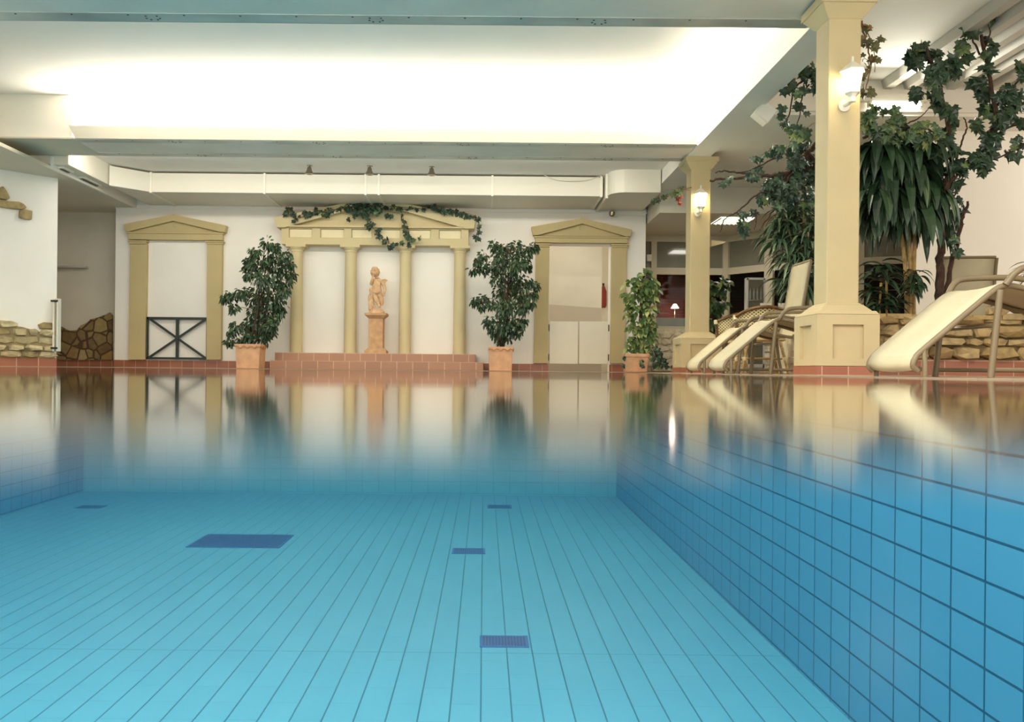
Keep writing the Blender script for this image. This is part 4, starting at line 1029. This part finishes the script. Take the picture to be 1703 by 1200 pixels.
def ivy(lab, clumps, stems, Y, seed, size=0.065, m='ivy_leaf', dens=1.0, dy=0.3, stem_r=0.008, name='ivy', group=None, stem_m='twig', cat='ivy', flat=1.0, face=0.5):
    random.seed(seed)
    pts0 = P(clumps[0][0], clumps[0][1], Y) if clumps else Vector((0, 0, 0))
    t = thing(name, lab, cat, pts0, group)
    st = B(); lv = raw()
    for s in stems:
        r = s[0]; pp = smooth_path([P(q[0], q[1], q[2] if len(q) > 2 else Y) for q in s[1]], 6)
        n = len(pp); pp = [p + rnd_dir() * min(r * 0.5, 0.012) for p in pp]
        st.tube(pp, [max(0.003, r * (1 - 0.6 * i / n)) for i in range(n)], 6)
    for cq in clumps:
        x, y, r = cq[:3]; Yc = cq[3] if len(cq) > 3 else Y
        c = P(x, y, Yc); rw = r / F * Yc; c.y += (R() - 0.5) * dy
        a_leaf = (size * F / Yc) ** 2 * 0.62
        n = max(3, int(dens * 2.3 * pi * r * r / a_leaf))
        for j in range(n):
            v = rnd_dir() * rw * (R() ** 0.5); p = c + Vector((v.x, v.y * flat, v.z))
            d = Vector(((R() - 0.5) * 1.2, (R() - 0.5) * 1.0, -0.8 + (R() - 0.3) * 0.8)); nrm = Vector(((R() - 0.5) * 1.6, -face - R(), 0.2 + R() * 0.8))
            ivy_leaf(lv, p, d, nrm, size * (0.6 + 0.7 * R()))
        for j in range(2):
            e = c + rnd_dir() * rw * 0.9; st.tube([c, c.lerp(e, 0.5) + rnd_dir() * 0.02, e], 0.003, 4)
    st.build('stems', stem_m, t); lv.build('leaves', m, t)
    return t
# ivy on the portico
Yp = ZW - 0.38
ivy('dark green ivy trailing over the gable of the portico',
    [(479,345,5),(477,355,6),(489,358,6),(497,358,4),(490,367,5),(507,357,6),(517,355,8),(528,352,7),(540,354,7),(548,350,7),(556,349,5),(566,347,5),(577,346,8),(585,342,10),(590,352,9),(598,340,10),(600,355,8),(611,340,9),(607,350,9),(619,346,8),(628,340,8),(630,350,8),(642,345,5),(652,345,4),(665,348,5),(611,372,4),(580,364,4),(643,357,5),(653,358,3),(610,362,5),(620,372,5),(616,378,6),(628,385,6),(633,393,7),(641,401,7),(651,408,6),(660,405,3),(667,402,4),(668,358,4),(671,366,4),(674,376,4),(674,386,5),(679,394,6),(686,397,5),(680,407,4),(700,397,4),(676,347,4),(684,344,4),(694,348,3),(704,348,4),(714,343,5),(721,345,6),(728,351,5),(740,350,6),(750,352,6),(760,355,6),(768,356,5),(776,358,5),(783,361,5),(790,363,5),(796,366,4),(797,376,4),(796,386,4),(794,397,5),(793,393,4)],
    [(0.007, [(478, 345), (490, 362), (520, 355), (560, 348), (600, 342), (640, 342), (690, 346), (740, 348), (780, 356), (796, 366), (795, 398)]),
     (0.006, [(600, 345), (612, 368), (628, 388), (645, 404), (662, 404)]), (0.005, [(650, 352), (668, 358), (674, 380), (676, 398), (682, 408)])],
    Yp, 11, 0.075, 'ivy_leaf', 1.0, 0.12, flat=0.5)
# pothos pillars
def pothos(lab, clumps, Y, seed, pole, m='pothos_leaf', pot=None, cat='plant', sz=0.12):
    random.seed(seed); base = P(pole[0][0], pole[0][1], Y)
    t = thing('climbing_pothos', lab, cat, base, 'pothos trained up poles')
    B().tube([P(x, y, Y) for x, y in pole], 0.03, 8).build('moss_pole', 'bark', t, smooth=True)
    lv = raw(); st = B()
    for x, y, r in clumps:
        c = P(x, y, Y); rw = r / F * Y
        n = max(4, int(1.0 * r * r / 5.5))
        for j in range(n):
            v = rnd_dir() * rw * (0.3 + 0.75 * R()); p = c + Vector((v.x, v.y * 0.8, v.z))
            d = (Vector((v.x, v.y - 0.05, 0)).normalized() * 0.8 + Vector((0, 0, -0.5 + R() * 0.6)))
            leaf(lv, p, d, Vector((0, -0.8, 0.8)) + rnd_dir() * 0.5, sz * (0.7 + 0.6 * R()), sz * 0.72, 0.15, 0.5)
        st.tube([P(pole[0][0] + (x - pole[0][0]) * 0.3, y + 4, Y), c], 0.004, 4)
    st.build('stems', 'twig', t); lv.build('foliage', m, t)
pothos('yellow-green pothos climbing a pole right of the right portal',
       [(1073,455,9),(1062,462,8),(1082,468,9),(1050,472,8),(1070,476,12),(1087,482,8),(1046,488,8),(1062,490,12),(1080,496,11),(1045,503,6),(1060,510,12),(1078,514,12),(1048,522,7),(1064,530,13),(1080,532,10),(1052,545,9),(1066,550,14),(1082,548,9),(1052,565,10),(1068,568,13),(1082,566,8),(1048,578,8),(1062,584,8),(1076,582,8)], 13.6, 21, [(1062, 590), (1070, 458)])
a, c = P(1041, 588, 13.4), P(1080, 588, 13.4); hw = (c.x - a.x) / 2; cx = (a.x + c.x) / 2
t = thing('terracotta_pot', 'terracotta pot with trailing ivy right of the right portal', 'pot', (cx, 13.6, 0))
B().frustum(cx, 13.4 + hw, 0, a.z, hw * 0.85, hw * 0.85, hw, hw).build('pot', 'terracotta', t, bevel=0.01)
B().frustum(cx, 13.4 + hw, a.z - 0.05, a.z + 0.004, hw * 1.04, hw * 1.04, hw * 1.05, hw * 1.05).build('rim', 'terracotta', t, bevel=0.006)
ivy('small-leaved ivy spilling down beside the pothos pot', [(1090,580,8),(1096,590,8),(1100,600,9),(1108,608,7),(1094,606,8),(1085,596,5),(1118,610,4),(1066,600,4),(1070,608,4),(1038,595,4),(1038,606,4)],
    [(0.005, [(1076, 586), (1095, 590), (1110, 612)])], 13.2, 22, 0.055, 'ivy_leaf', 1.0, 0.15)
pothos('green pothos column half hidden behind the far square column',
       [(1185,470,9),(1197,466,9),(1208,470,7),(1190,484,10),(1202,484,8),(1184,500,9),(1194,506,7),(1204,505,4),(1184,520,8),(1184,535,8),(1188,548,9),(1183,560,8),(1198,556,7),(1175,480,9),(1175,510,9),(1175,540,9)], 13.6, 23, [(1183, 613), (1190, 470)], 'ivy_leaf_bright', sz=0.13)
p = P(1183, 600, 13.6); t = thing('terracotta_pot', 'pot behind the far square column', 'pot', (p.x, 13.6, 0))
B().lathe([(0.12, 0), (0.17, 0.3), (0.18, 0.3), (0.18, 0.33), (0.15, 0.33)], (p.x, 13.75, 0), 20).build('pot', 'terracotta', t, smooth=True)
del t['label']; t['label'] = 'round terracotta pot of the pothos behind the far square column'

# ivy and branches left of the near column
ivy('dense ivy and bare vine branches left of the near column',
    [(1332,125,14),(1345,130,14),(1316,136,9),(1308,150,9),(1322,159,10),(1339,166,8),(1348,150,10),(1296,182,5),(1300,192,7),(1332,193,6),(1298,210,6),(1312,215,8),(1322,228,10),(1345,206,10),(1334,240,13),(1348,232,12),(1296,249,12),(1270,258,8),(1283,252,7),(1338,268,20),(1316,271,16),(1345,292,20),(1326,296,18),(1268,279,9),(1252,295,9),(1237,301,7),(1210,303,5),(1194,310,5),(1280,306,12),(1298,300,16),(1284,322,12),(1305,322,16),(1330,322,18),(1348,330,16),(1262,335,8),(1246,352,7),(1266,348,8),(1290,350,8),(1233,374,11),(1228,380,8),(1240,380,8),(1285,345,8)],
    [(0.03, [(1372, 330), (1350, 260), (1330, 275), (1300, 290), (1260, 292), (1215, 297), (1180, 300)]),
     (0.025, [(1355, 245), (1335, 262), (1315, 290), (1300, 320)]), (0.02, [(1360, 235), (1330, 265), (1290, 310)]),
     (0.02, [(1350, 270), (1322, 300), (1300, 330)]), (0.012, [(1340, 130), (1320, 150), (1312, 190), (1300, 212)]), (0.01, [(1345, 140), (1333, 165), (1330, 195), (1318, 220)]),
     (0.014, [(1260, 290), (1230, 288), (1205, 284), (1188, 287)]), (0.012, [(1290, 318), (1262, 322), (1240, 340), (1222, 355), (1205, 365), (1198, 385)]),
     (0.010, [(1255, 350), (1258, 365), (1254, 382)]), (0.014, [(1300, 330), (1282, 355), (1264, 382)]), (0.01, [(1290, 262), (1250, 282), (1225, 288)])],
    9.3, 31, 0.088, 'ivy_leaf', 1.6, 0.5, stem_m='bark')
ivy('end of a vine branch with reddish leaves, left of the far square column', [(1130,318,6),(1120,322,6),(1108,326,5),(1098,330,4),(1088,333,4),(1135,312,5)],
    [(0.008, [(1150, 312), (1130, 318), (1105, 328), (1088, 335)])], 12.2, 33, 0.07, 'ivy_leaf_bright', 0.9, 0.1)
ivy('cluster of drooping red leaves hanging beside the far square column', [(1132,330,5),(1130,338,4)], [(0.004, [(1146, 316, 12.26), (1134, 318), (1131, 342)])], 12.2, 34, 0.07, 'red_thing', 1.0, 0.05)
ivy('pale green sprig left of the near column', [(1322,222,8),(1332,228,8),(1338,216,7),(1328,236,7)], [(0.006, [(1362, 200, 7.4), (1345, 210), (1325, 230)])], 8.8, 35, 0.085, 'ivy_leaf_bright', 1.0, 0.2)  # small sprig in the paler ivy leaf colour
ivy('withered ivy hanging down the right side of the near column', [(1436,50,7),(1438,68,9),(1447,82,9),(1456,66,7),(1460,70,5),(1440,96,9),(1452,96,6),(1444,112,9),(1455,104,5),(1440,128,9),(1440,145,9),(1452,150,6),(1446,160,6)],
    [(0.010, [(1432, 35), (1440, 70), (1448, 105), (1440, 150)]), (0.006, [(1434, 40), (1452, 75), (1455, 120)])], 7.5, 36, 0.07, 'ivy_leaf_dry', 0.9, 0.15)
# big climbing vine on the right
ivy('large ivy-covered vine with forked dark trunk against the white right wall',
    [(1540,72,14),(1526,92,12),(1555,86,14),(1528,104,9),(1573,108,13),(1550,112,13),(1585,122,11),(1560,130,14),(1540,140,9),(1594,112,9),(1588,84,8),(1606,72,10),(1614,52,8),(1612,38,7),(1640,34,7),(1636,46,5),(1610,92,8),(1648,62,5),(1653,72,5),(1636,96,9),(1638,116,9),(1634,134,11),(1648,150,13),(1664,158,13),(1682,146,12),(1698,128,12),(1700,152,12),(1692,172,12),(1676,180,13),(1656,180,14),(1628,204,9),(1620,212,7),(1650,206,14),(1648,230,16),(1634,250,16),(1615,266,16),(1592,282,16),(1570,296,15),(1590,306,14),(1626,280,12),(1548,302,13),(1668,196,10),(1698,235,10),(1700,205,9),(1684,252,9),(1530,150,10),(1545,160,10),(1560,175,12),(1572,196,13),(1580,216,12),(1586,180,9),(1594,196,8),(1568,236,12),(1556,256,12),(1580,258,11),(1556,316,12),(1572,330,13),(1562,346,9),(1606,330,5),(1610,345,6),(1600,362,7),(1594,380,7),(1580,402,7),(1584,418,6),(1600,352,6),(1694,112,8)],
    [(0.045, [(1562, 525), (1562, 460), (1565, 400), (1566, 350), (1576, 305), (1605, 275), (1640, 240), (1655, 190), (1645, 130), (1630, 60)]),
     (0.03, [(1566, 525), (1577, 465), (1590, 410), (1602, 360), (1611, 335)]), (0.028, [(1570, 320), (1582, 260), (1572, 190), (1558, 130), (1540, 80)]),
     (0.02, [(1640, 240), (1670, 215), (1703, 205)]), (0.016, [(1655, 180), (1680, 150), (1710, 120)]), (0.012, [(1590, 270), (1600, 235), (1608, 210), (1602, 195)]),
     (0.014, [(1570, 230), (1545, 215), (1525, 205)]), (0.012, [(1630, 90), (1615, 60), (1610, 35)]), (0.01, [(1632, 95), (1646, 55), (1641, 30)]), (0.012, [(1612, 268), (1660, 262), (1703, 240)])],
    8.6, 41, 0.108, 'ivy_leaf', 2.2, 0.3, stem_m='bark', name='climbing_vine', cat='vine')
ivy('ivy mass spreading over the crown of the drooping dracaena right of the near column',
    [(1442,192,9),(1456,205,11),(1442,218,12),(1462,225,12),(1480,208,12),(1496,200,11),(1512,208,12),(1528,214,12),(1545,224,12),(1508,226,12),(1486,232,12),(1530,236,12),(1475,190,6),(1435,205,8),(1470,182,6),(1498,190,8),(1450,180,6)],
    [(0.014, [(1436, 230), (1470, 215), (1510, 212), (1550, 225)]), (0.008, [(1510, 205), (1530, 195), (1545, 180)])], 8.35, 42, 0.085, 'ivy_leaf_bright', 2.0, 0.3, stem_m='bark')
# dracaenas
def dracaena(lab, crowns, canes, Y, seed, Ln, Wd, nl, m, droop=1.2, upb=0.3, dy=0.3, cane_r=0.02):
    random.seed(seed); t = thing('dracaena', lab, 'plant', P(canes[0][0][0], canes[0][0][1], Y))
    st = B(); lv = raw()
    for cn in canes: st.tube(smooth_path([P(x, y, Y) for x, y in cn], 4), cane_r, 8)
    for x, y in crowns:
        c = P(x, y, Y) + Vector((0, (R() - 0.5) * dy, 0))
        for j in range(nl):
            a = R() * 2 * pi; el = upb + (R() - 0.5) * 1.1
            strap(lv, c + Vector((0, 0, (R() - 0.5) * 0.12)), Vector((cos(a), sin(a), el)), Ln * (0.65 + 0.5 * R()), Wd * (0.8 + 0.4 * R()), droop)
    st.build('canes', 'cane', t, smooth=True); lv.build('leaves', m, t)
dracaena('tall dracaena with broad drooping leaves right of the near column', [(1462,250),(1485,240),(1512,245),(1536,258),(1452,285),(1478,280),(1505,285),(1532,292),(1545,310),(1468,312),(1495,320),(1522,325),(1540,330),(1450,255),(1505,262),(1466,345),(1490,350),(1518,352),(1450,330),(1536,350)],
         [[(1513, 528), (1514, 470), (1512, 400), (1502, 250)], [(1508, 528), (1505, 440), (1492, 350), (1470, 260)], [(1519, 528), (1520, 440), (1524, 350), (1535, 270)]], 8.7, 51, 0.56, 0.10, 24, 'dracaena_leaf', 2.6, 0.15)
dracaena('low dark dracaena growing at the foot of the near column', [(1460,455),(1478,462),(1455,488),(1470,495),(1458,508),(1472,440),(1480,505)], [[(1462, 528), (1465, 470)], [(1475, 528), (1474, 450)]], 8.5, 52, 0.26, 0.05, 16, 'dracaena_leaf', 0.8, 0.3, 0.2, 0.012)
dracaena('small broad-leaved dracaena beside the yellow cane behind the low wall', [(1520,455),(1526,470),(1516,480),(1530,462)], [[(1522, 528), (1520, 462)]], 8.6, 53, 0.24, 0.045, 10, 'dracaena_leaf', 1.2, 0.1, 0.15, 0.01)
dracaena('narrow-leaved dracaena thicket left of the near column', [(1335,335),(1318,352),(1346,352),(1305,372),(1328,372),(1345,384),(1315,396),(1336,404),(1300,400),(1322,420),(1345,424),(1312,436),(1334,446),(1322,462),(1345,462),(1330,480),(1345,492),(1318,472)],
         [[(1345, 560), (1340, 440), (1335, 340)], [(1335, 560), (1325, 440), (1310, 375)]], 11.2, 54, 0.44, 0.042, 34, 'yucca_leaf', 1.3, 0.35, 0.5, 0.012)
dracaena('palm-like leaves poking in at the right edge above the front lounger', [(1722,450)], [[(1722, 520), (1722, 452)]], 8.9, 55, 0.32, 0.035, 16, 'yucca_leaf', 0.9, 0.3, 0.1, 0.01)
t = thing('plant_pot', 'pot of the palm-like plant at the right edge', 'pot', (P(1722, 520, 8.9).x, 8.9, 0))
pp = P(1722, 520, 8.9)
B().lathe([(0.12, 0), (0.17, pp.z), (0.15, pp.z)], (pp.x, 8.9, 0), 20).build('pot', 'terracotta', t, smooth=True)
pp = P(1340, 560, 11.2)
t = thing('plant_trough', 'trough holding the narrow-leaved dracaena thicket behind the loungers', 'planter', (pp.x, 11.25, 0))
bx(pp.x - 0.3, pp.x + 0.3, 11.0, 11.5, 0, pp.z).build('trough', 'white_stone', t, bevel=0.02)
# rubble in the plant bed seen between the loungers and the near column
b = rubble(Vector((3.9, 10.7, 0)), Vector((1, 0, 0)), Vector((0, -1, 0)), 1.0, lambda t: 0.5, 0.1, 0.14, 0.25, 0.06)
b.cur = 1; b.box(3.9, 4.82, 10.7, 10.8, 0, 0.45)
tag(b.build('stone_edging', ['rubble_white', 'white_stone']), 'pale stone edging wall seen between the lounger legs left of the near column', 'edging')

# ------------------------------------------------------------------ statue on pedestal
sy = ZW - 0.38
c = P(626, 586, sy); cx = c.x
t = thing('pedestal', 'square terracotta pedestal under the statue in the portico', 'pedestal', (cx, sy, 0.29))
zt_ = P(626, 521, sy).z; zb = 0.29
b = B().frustum(cx, sy, zb, zb + 0.05, 0.195, 0.195, 0.195, 0.195); b.frustum(cx, sy, zb + 0.05, zb + 0.10, 0.19, 0.19, 0.135, 0.135)
b.build('plinth', 'clay_plinth', t, bevel=0.005)
bx(cx - 0.128, cx + 0.128, sy - 0.128, sy + 0.128, zb + 0.09, zt_ - 0.09).build('shaft', 'clay_plinth', t, bevel=0.006)
b = B().frustum(cx, sy, zt_ - 0.10, zt_ - 0.045, 0.13, 0.13, 0.185, 0.185); b.box(cx - 0.195, cx + 0.195, sy - 0.195, sy + 0.195, zt_ - 0.045, zt_)
b.build('cap', 'clay_plinth', t, bevel=0.005)
st = thing('cherub_statue', 'terracotta statue of a winged boy leaning on a tree stump, chin in hand', 'statue', (cx, sy, zt_))
S = 1.0
def sk(name, verts, edges, radii, mt, parent, sub=2):
    me = bpy.data.meshes.new(name); off = parent_loc(parent)
    me.from_pydata([Vector(v) - off for v in verts], edges, []); me.materials.append(MATS[mt])
    o = bpy.data.objects.new(name, me); C.objects.link(o); o.parent = parent
    o.modifiers.new('skin', 'SKIN'); sv = me.skin_vertices[0].data
    for i, r in enumerate(radii): sv[i].radius = r if isinstance(r, tuple) else (r, r); 
    sv[0].use_root = True
    md = o.modifiers.new('sub', 'SUBSURF'); md.levels = sub; md.render_levels = sub
    return o
def q(px, py, dy=0.0):
    v = P(px, py, sy); return Vector((v.x, sy + dy, v.z))
# body: pelvis, belly, chest, neck, left (viewer) arm to chin, right arm hanging, crossed legs
V = [q(627, 487), q(627, 479), q(627.5, 470), q(627, 463.5), q(625.5, 459.5, -0.01),
     q(621, 466, -0.01), q(617.5, 474, -0.05), q(620, 466.5, -0.10), q(622, 461.5, -0.095),
     q(633.5, 467), q(638.5, 474, 0.01), q(640.5, 482, -0.01), q(639, 489, -0.04),
     q(623.5, 489), q(625.5, 498, -0.04), q(631, 508, -0.04), q(632.5, 511.5, -0.09),
     q(631.5, 489.5), q(635, 499, 0.0), q(634.5, 508, 0.03), q(627, 511.5, -0.02)]
E = [(0, 1), (1, 2), (2, 3), (3, 4), (2, 5), (5, 6), (6, 7), (7, 8), (2, 9), (9, 10), (10, 11), (11, 12), (0, 13), (13, 14), (14, 15), (15, 16), (0, 17), (17, 18), (18, 19), (19, 20)]
E[-1] = (18, 19); E = E[:-2] + [(18, 19)]; V = V[:20]
rad = [(0.094, 0.07), (0.095, 0.08), (0.094, 0.075), (0.045, 0.045), (0.035, 0.035), 0.036, 0.030, 0.025, 0.022, 0.04, 0.034, 0.028, 0.022, 0.058, 0.046, 0.028, 0.026, 0.058, 0.046, 0.028]
E = [(0, 1), (1, 2), (2, 3), (3, 4), (2, 5), (5, 6), (6, 7), (7, 8), (2, 9), (9, 10), (10, 11), (11, 12), (0, 13), (13, 14), (14, 15), (15, 16), (0, 17), (17, 18), (18, 19)]
sk('body', V, E, rad, 'clay_statue', st)
# head with a face
hc = q(624.2, 452.5, -0.02); b = B(); prof = []
n = 20; m_ = 14; vs = []; fs = []
for i in range(m_ + 1):
    th = pi * i / m_
    for k in range(n):
        ph = 2 * pi * k / n; x = sin(th) * cos(ph); y = sin(th) * sin(ph); z = cos(th)
        fx, fz = x, z; r = 1.0
        if y < 0:
            r += 0.22 * math.exp(-((fx) ** 2 / 0.02 + (fz + 0.12) ** 2 / 0.03))            # nose
            r -= 0.10 * math.exp(-((abs(fx) - 0.33) ** 2 / 0.02 + (fz - 0.05) ** 2 / 0.012)) # eye sockets
            r += 0.05 * math.exp(-((abs(fx) - 0.45) ** 2 / 0.04 + (fz + 0.3) ** 2 / 0.05))  # cheeks
            r += 0.06 * math.exp(-((fx) ** 2 / 0.03 + (fz + 0.75) ** 2 / 0.03))             # chin
            r -= 0.06 * math.exp(-((fx) ** 2 / 0.05 + (fz + 0.45) ** 2 / 0.003))            # mouth line
        vs.append(Vector((x * 0.078 * r, y * 0.084 * r, z * 0.094 * r)))
for i in range(m_):
    for k in range(n): fs.append((i * n + k, i * n + (k + 1) % n, (i + 1) * n + (k + 1) % n, (i + 1) * n + k))
M = Matrix.Translation(hc) @ Matrix.Rotation(radians(-14), 4, 'Y') @ Matrix.Rotation(radians(16), 4, 'X')
b.add([M @ v for v in vs], fs); hd = b.build('head', 'clay_statue', st, smooth=True)
# curly hair cap
random.seed(9); b = B()
for k in range(110):
    d = rnd_dir()
    if d.y < -0.25 and d.z < 0.45: continue
    if d.z < -0.55: continue
    cc = M @ Vector((d.x * 0.074, d.y * 0.078, d.z * 0.088)); rr = 0.014 + 0.005 * R()
    b.lathe([(0.001, -rr), (rr * 0.7, -rr * 0.7), (rr, 0), (rr * 0.7, rr * 0.7), (0.001, rr)], cc, 7)
b.build('curls', 'clay_statue', hd, smooth=True)
# wings, fingers, drapery, stump, ground
for s_, tip in ((1, (643.5, 464.5)), (-1, (617.5, 463.0))):
    a = q(632 if s_ > 0 else 622, 464.5, 0.07); e = q(tip[0], tip[1], 0.11); d_ = q(637 if s_ > 0 else 620, 473, 0.09)
    B().poly([a, a.lerp(e, 0.6) + Vector((0, 0, 0.02)), e, e.lerp(d_, 0.5), d_], (0, 0.02, 0)).build('wing', 'clay_statue', st, bevel=0.005)
b = B(); h0 = q(639, 489, -0.04)
for k in range(4): b.tube([h0 + Vector((-0.016 + 0.011 * k, -0.012, 0.0)), h0 + Vector((-0.018 + 0.012 * k, -0.02, -0.025)), h0 + Vector((-0.018 + 0.012 * k, -0.012, -0.045 + 0.004 * abs(k - 1.5)))], 0.0065, 6)
b.tube([h0 + Vector((-0.02, -0.015, 0.005)), h0 + Vector((-0.034, -0.022, -0.018))], 0.007, 6)
h1 = q(621.8, 461.5, -0.10)
for k in range(4): b.tube([h1 + Vector((-0.02 + 0.011 * k, 0, -0.005)), h1 + Vector((-0.024 + 0.012 * k, -0.006, 0.025)), h1 + Vector((-0.02 + 0.010 * k, 0.004, 0.045))], 0.0065, 6)
b.build('fingers', 'clay_statue', st, smooth=True)
sk('stump', [q(616, 517, 0.0), q(617, 504, 0.0), q(618.5, 492, 0.0), q(617.5, 484, -0.02), q(617.3, 478, -0.04), q(613.5, 500, 0), q(613, 492, 0), q(616, 488, 0), q(621, 506, 0), q(623, 512, 0)],
   [(0, 1), (1, 2), (2, 3), (3, 4), (1, 5), (5, 6), (6, 7), (1, 8), (8, 9)], [0.05, 0.04, 0.035, 0.036, 0.045, 0.016, 0.014, 0.014, 0.028, 0.03], 'clay_statue', st)
b = B().tube([q(622, 485.5, -0.06), q(627, 487.5, -0.085), q(632, 485, -0.07)], [0.014, 0.02, 0.014], 8); b.build('drapery', 'clay_statue', st, smooth=True)
b = B().lathe([(0.145, 0), (0.14, 0.03), (0.12, 0.055), (0.09, 0.075), (0.03, 0.085)], (cx, sy, zt_), 12, 1, 0.9); b.build('rocky_ground', 'clay_statue', st)

# ------------------------------------------------------------------ things on the pool floor
def grate(px0, px1, py0, py1, lab, slots=14):
    Y0 = (PD + EYE) * F / (py1 - VPY - (px0 - VPX) * 0.0096); Y1 = (PD + EYE) * F / (py0 - VPY - (px0 - VPX) * 0.0096)
    Ym = (Y0 + Y1) / 2; x0 = (px0 - VPX) / F * Ym; x1 = (px1 - VPX) / F * Ym
    t = thing('floor_grate', lab, 'grate', ((x0 + x1) / 2, Ym, -PD), 'blue inlet grates on the pool floor')
    bx(x0, x1, Y0, Y1, -PD, -PD + 0.006).build('frame', 'pool_drain', t)
    b = B(); w_ = (x1 - x0 - 0.04) / slots
    for k in range(slots): b.box(x0 + 0.02 + k * w_ + w_ * 0.2, x0 + 0.02 + k * w_ + w_ * 0.75, Y0 + 0.03, Y1 - 0.03, -PD + 0.006, -PD + 0.009)
    b.build('slots', 'pool_drain_dark', t)
grate(802, 883, 1057, 1076, 'nearest small blue grate on the pool floor')
grate(755, 810, 911.5, 920.5, 'middle small blue grate on the pool floor')
grate(813, 853, 839.5, 845, 'farthest small blue grate on the pool floor, below the right planter')
grate(133, 175, 840, 845, 'small blue grate on the pool floor at the far left', 10)
grate(330, 480, 888, 910, 'large rectangular grey-blue grate on the pool floor', 30)
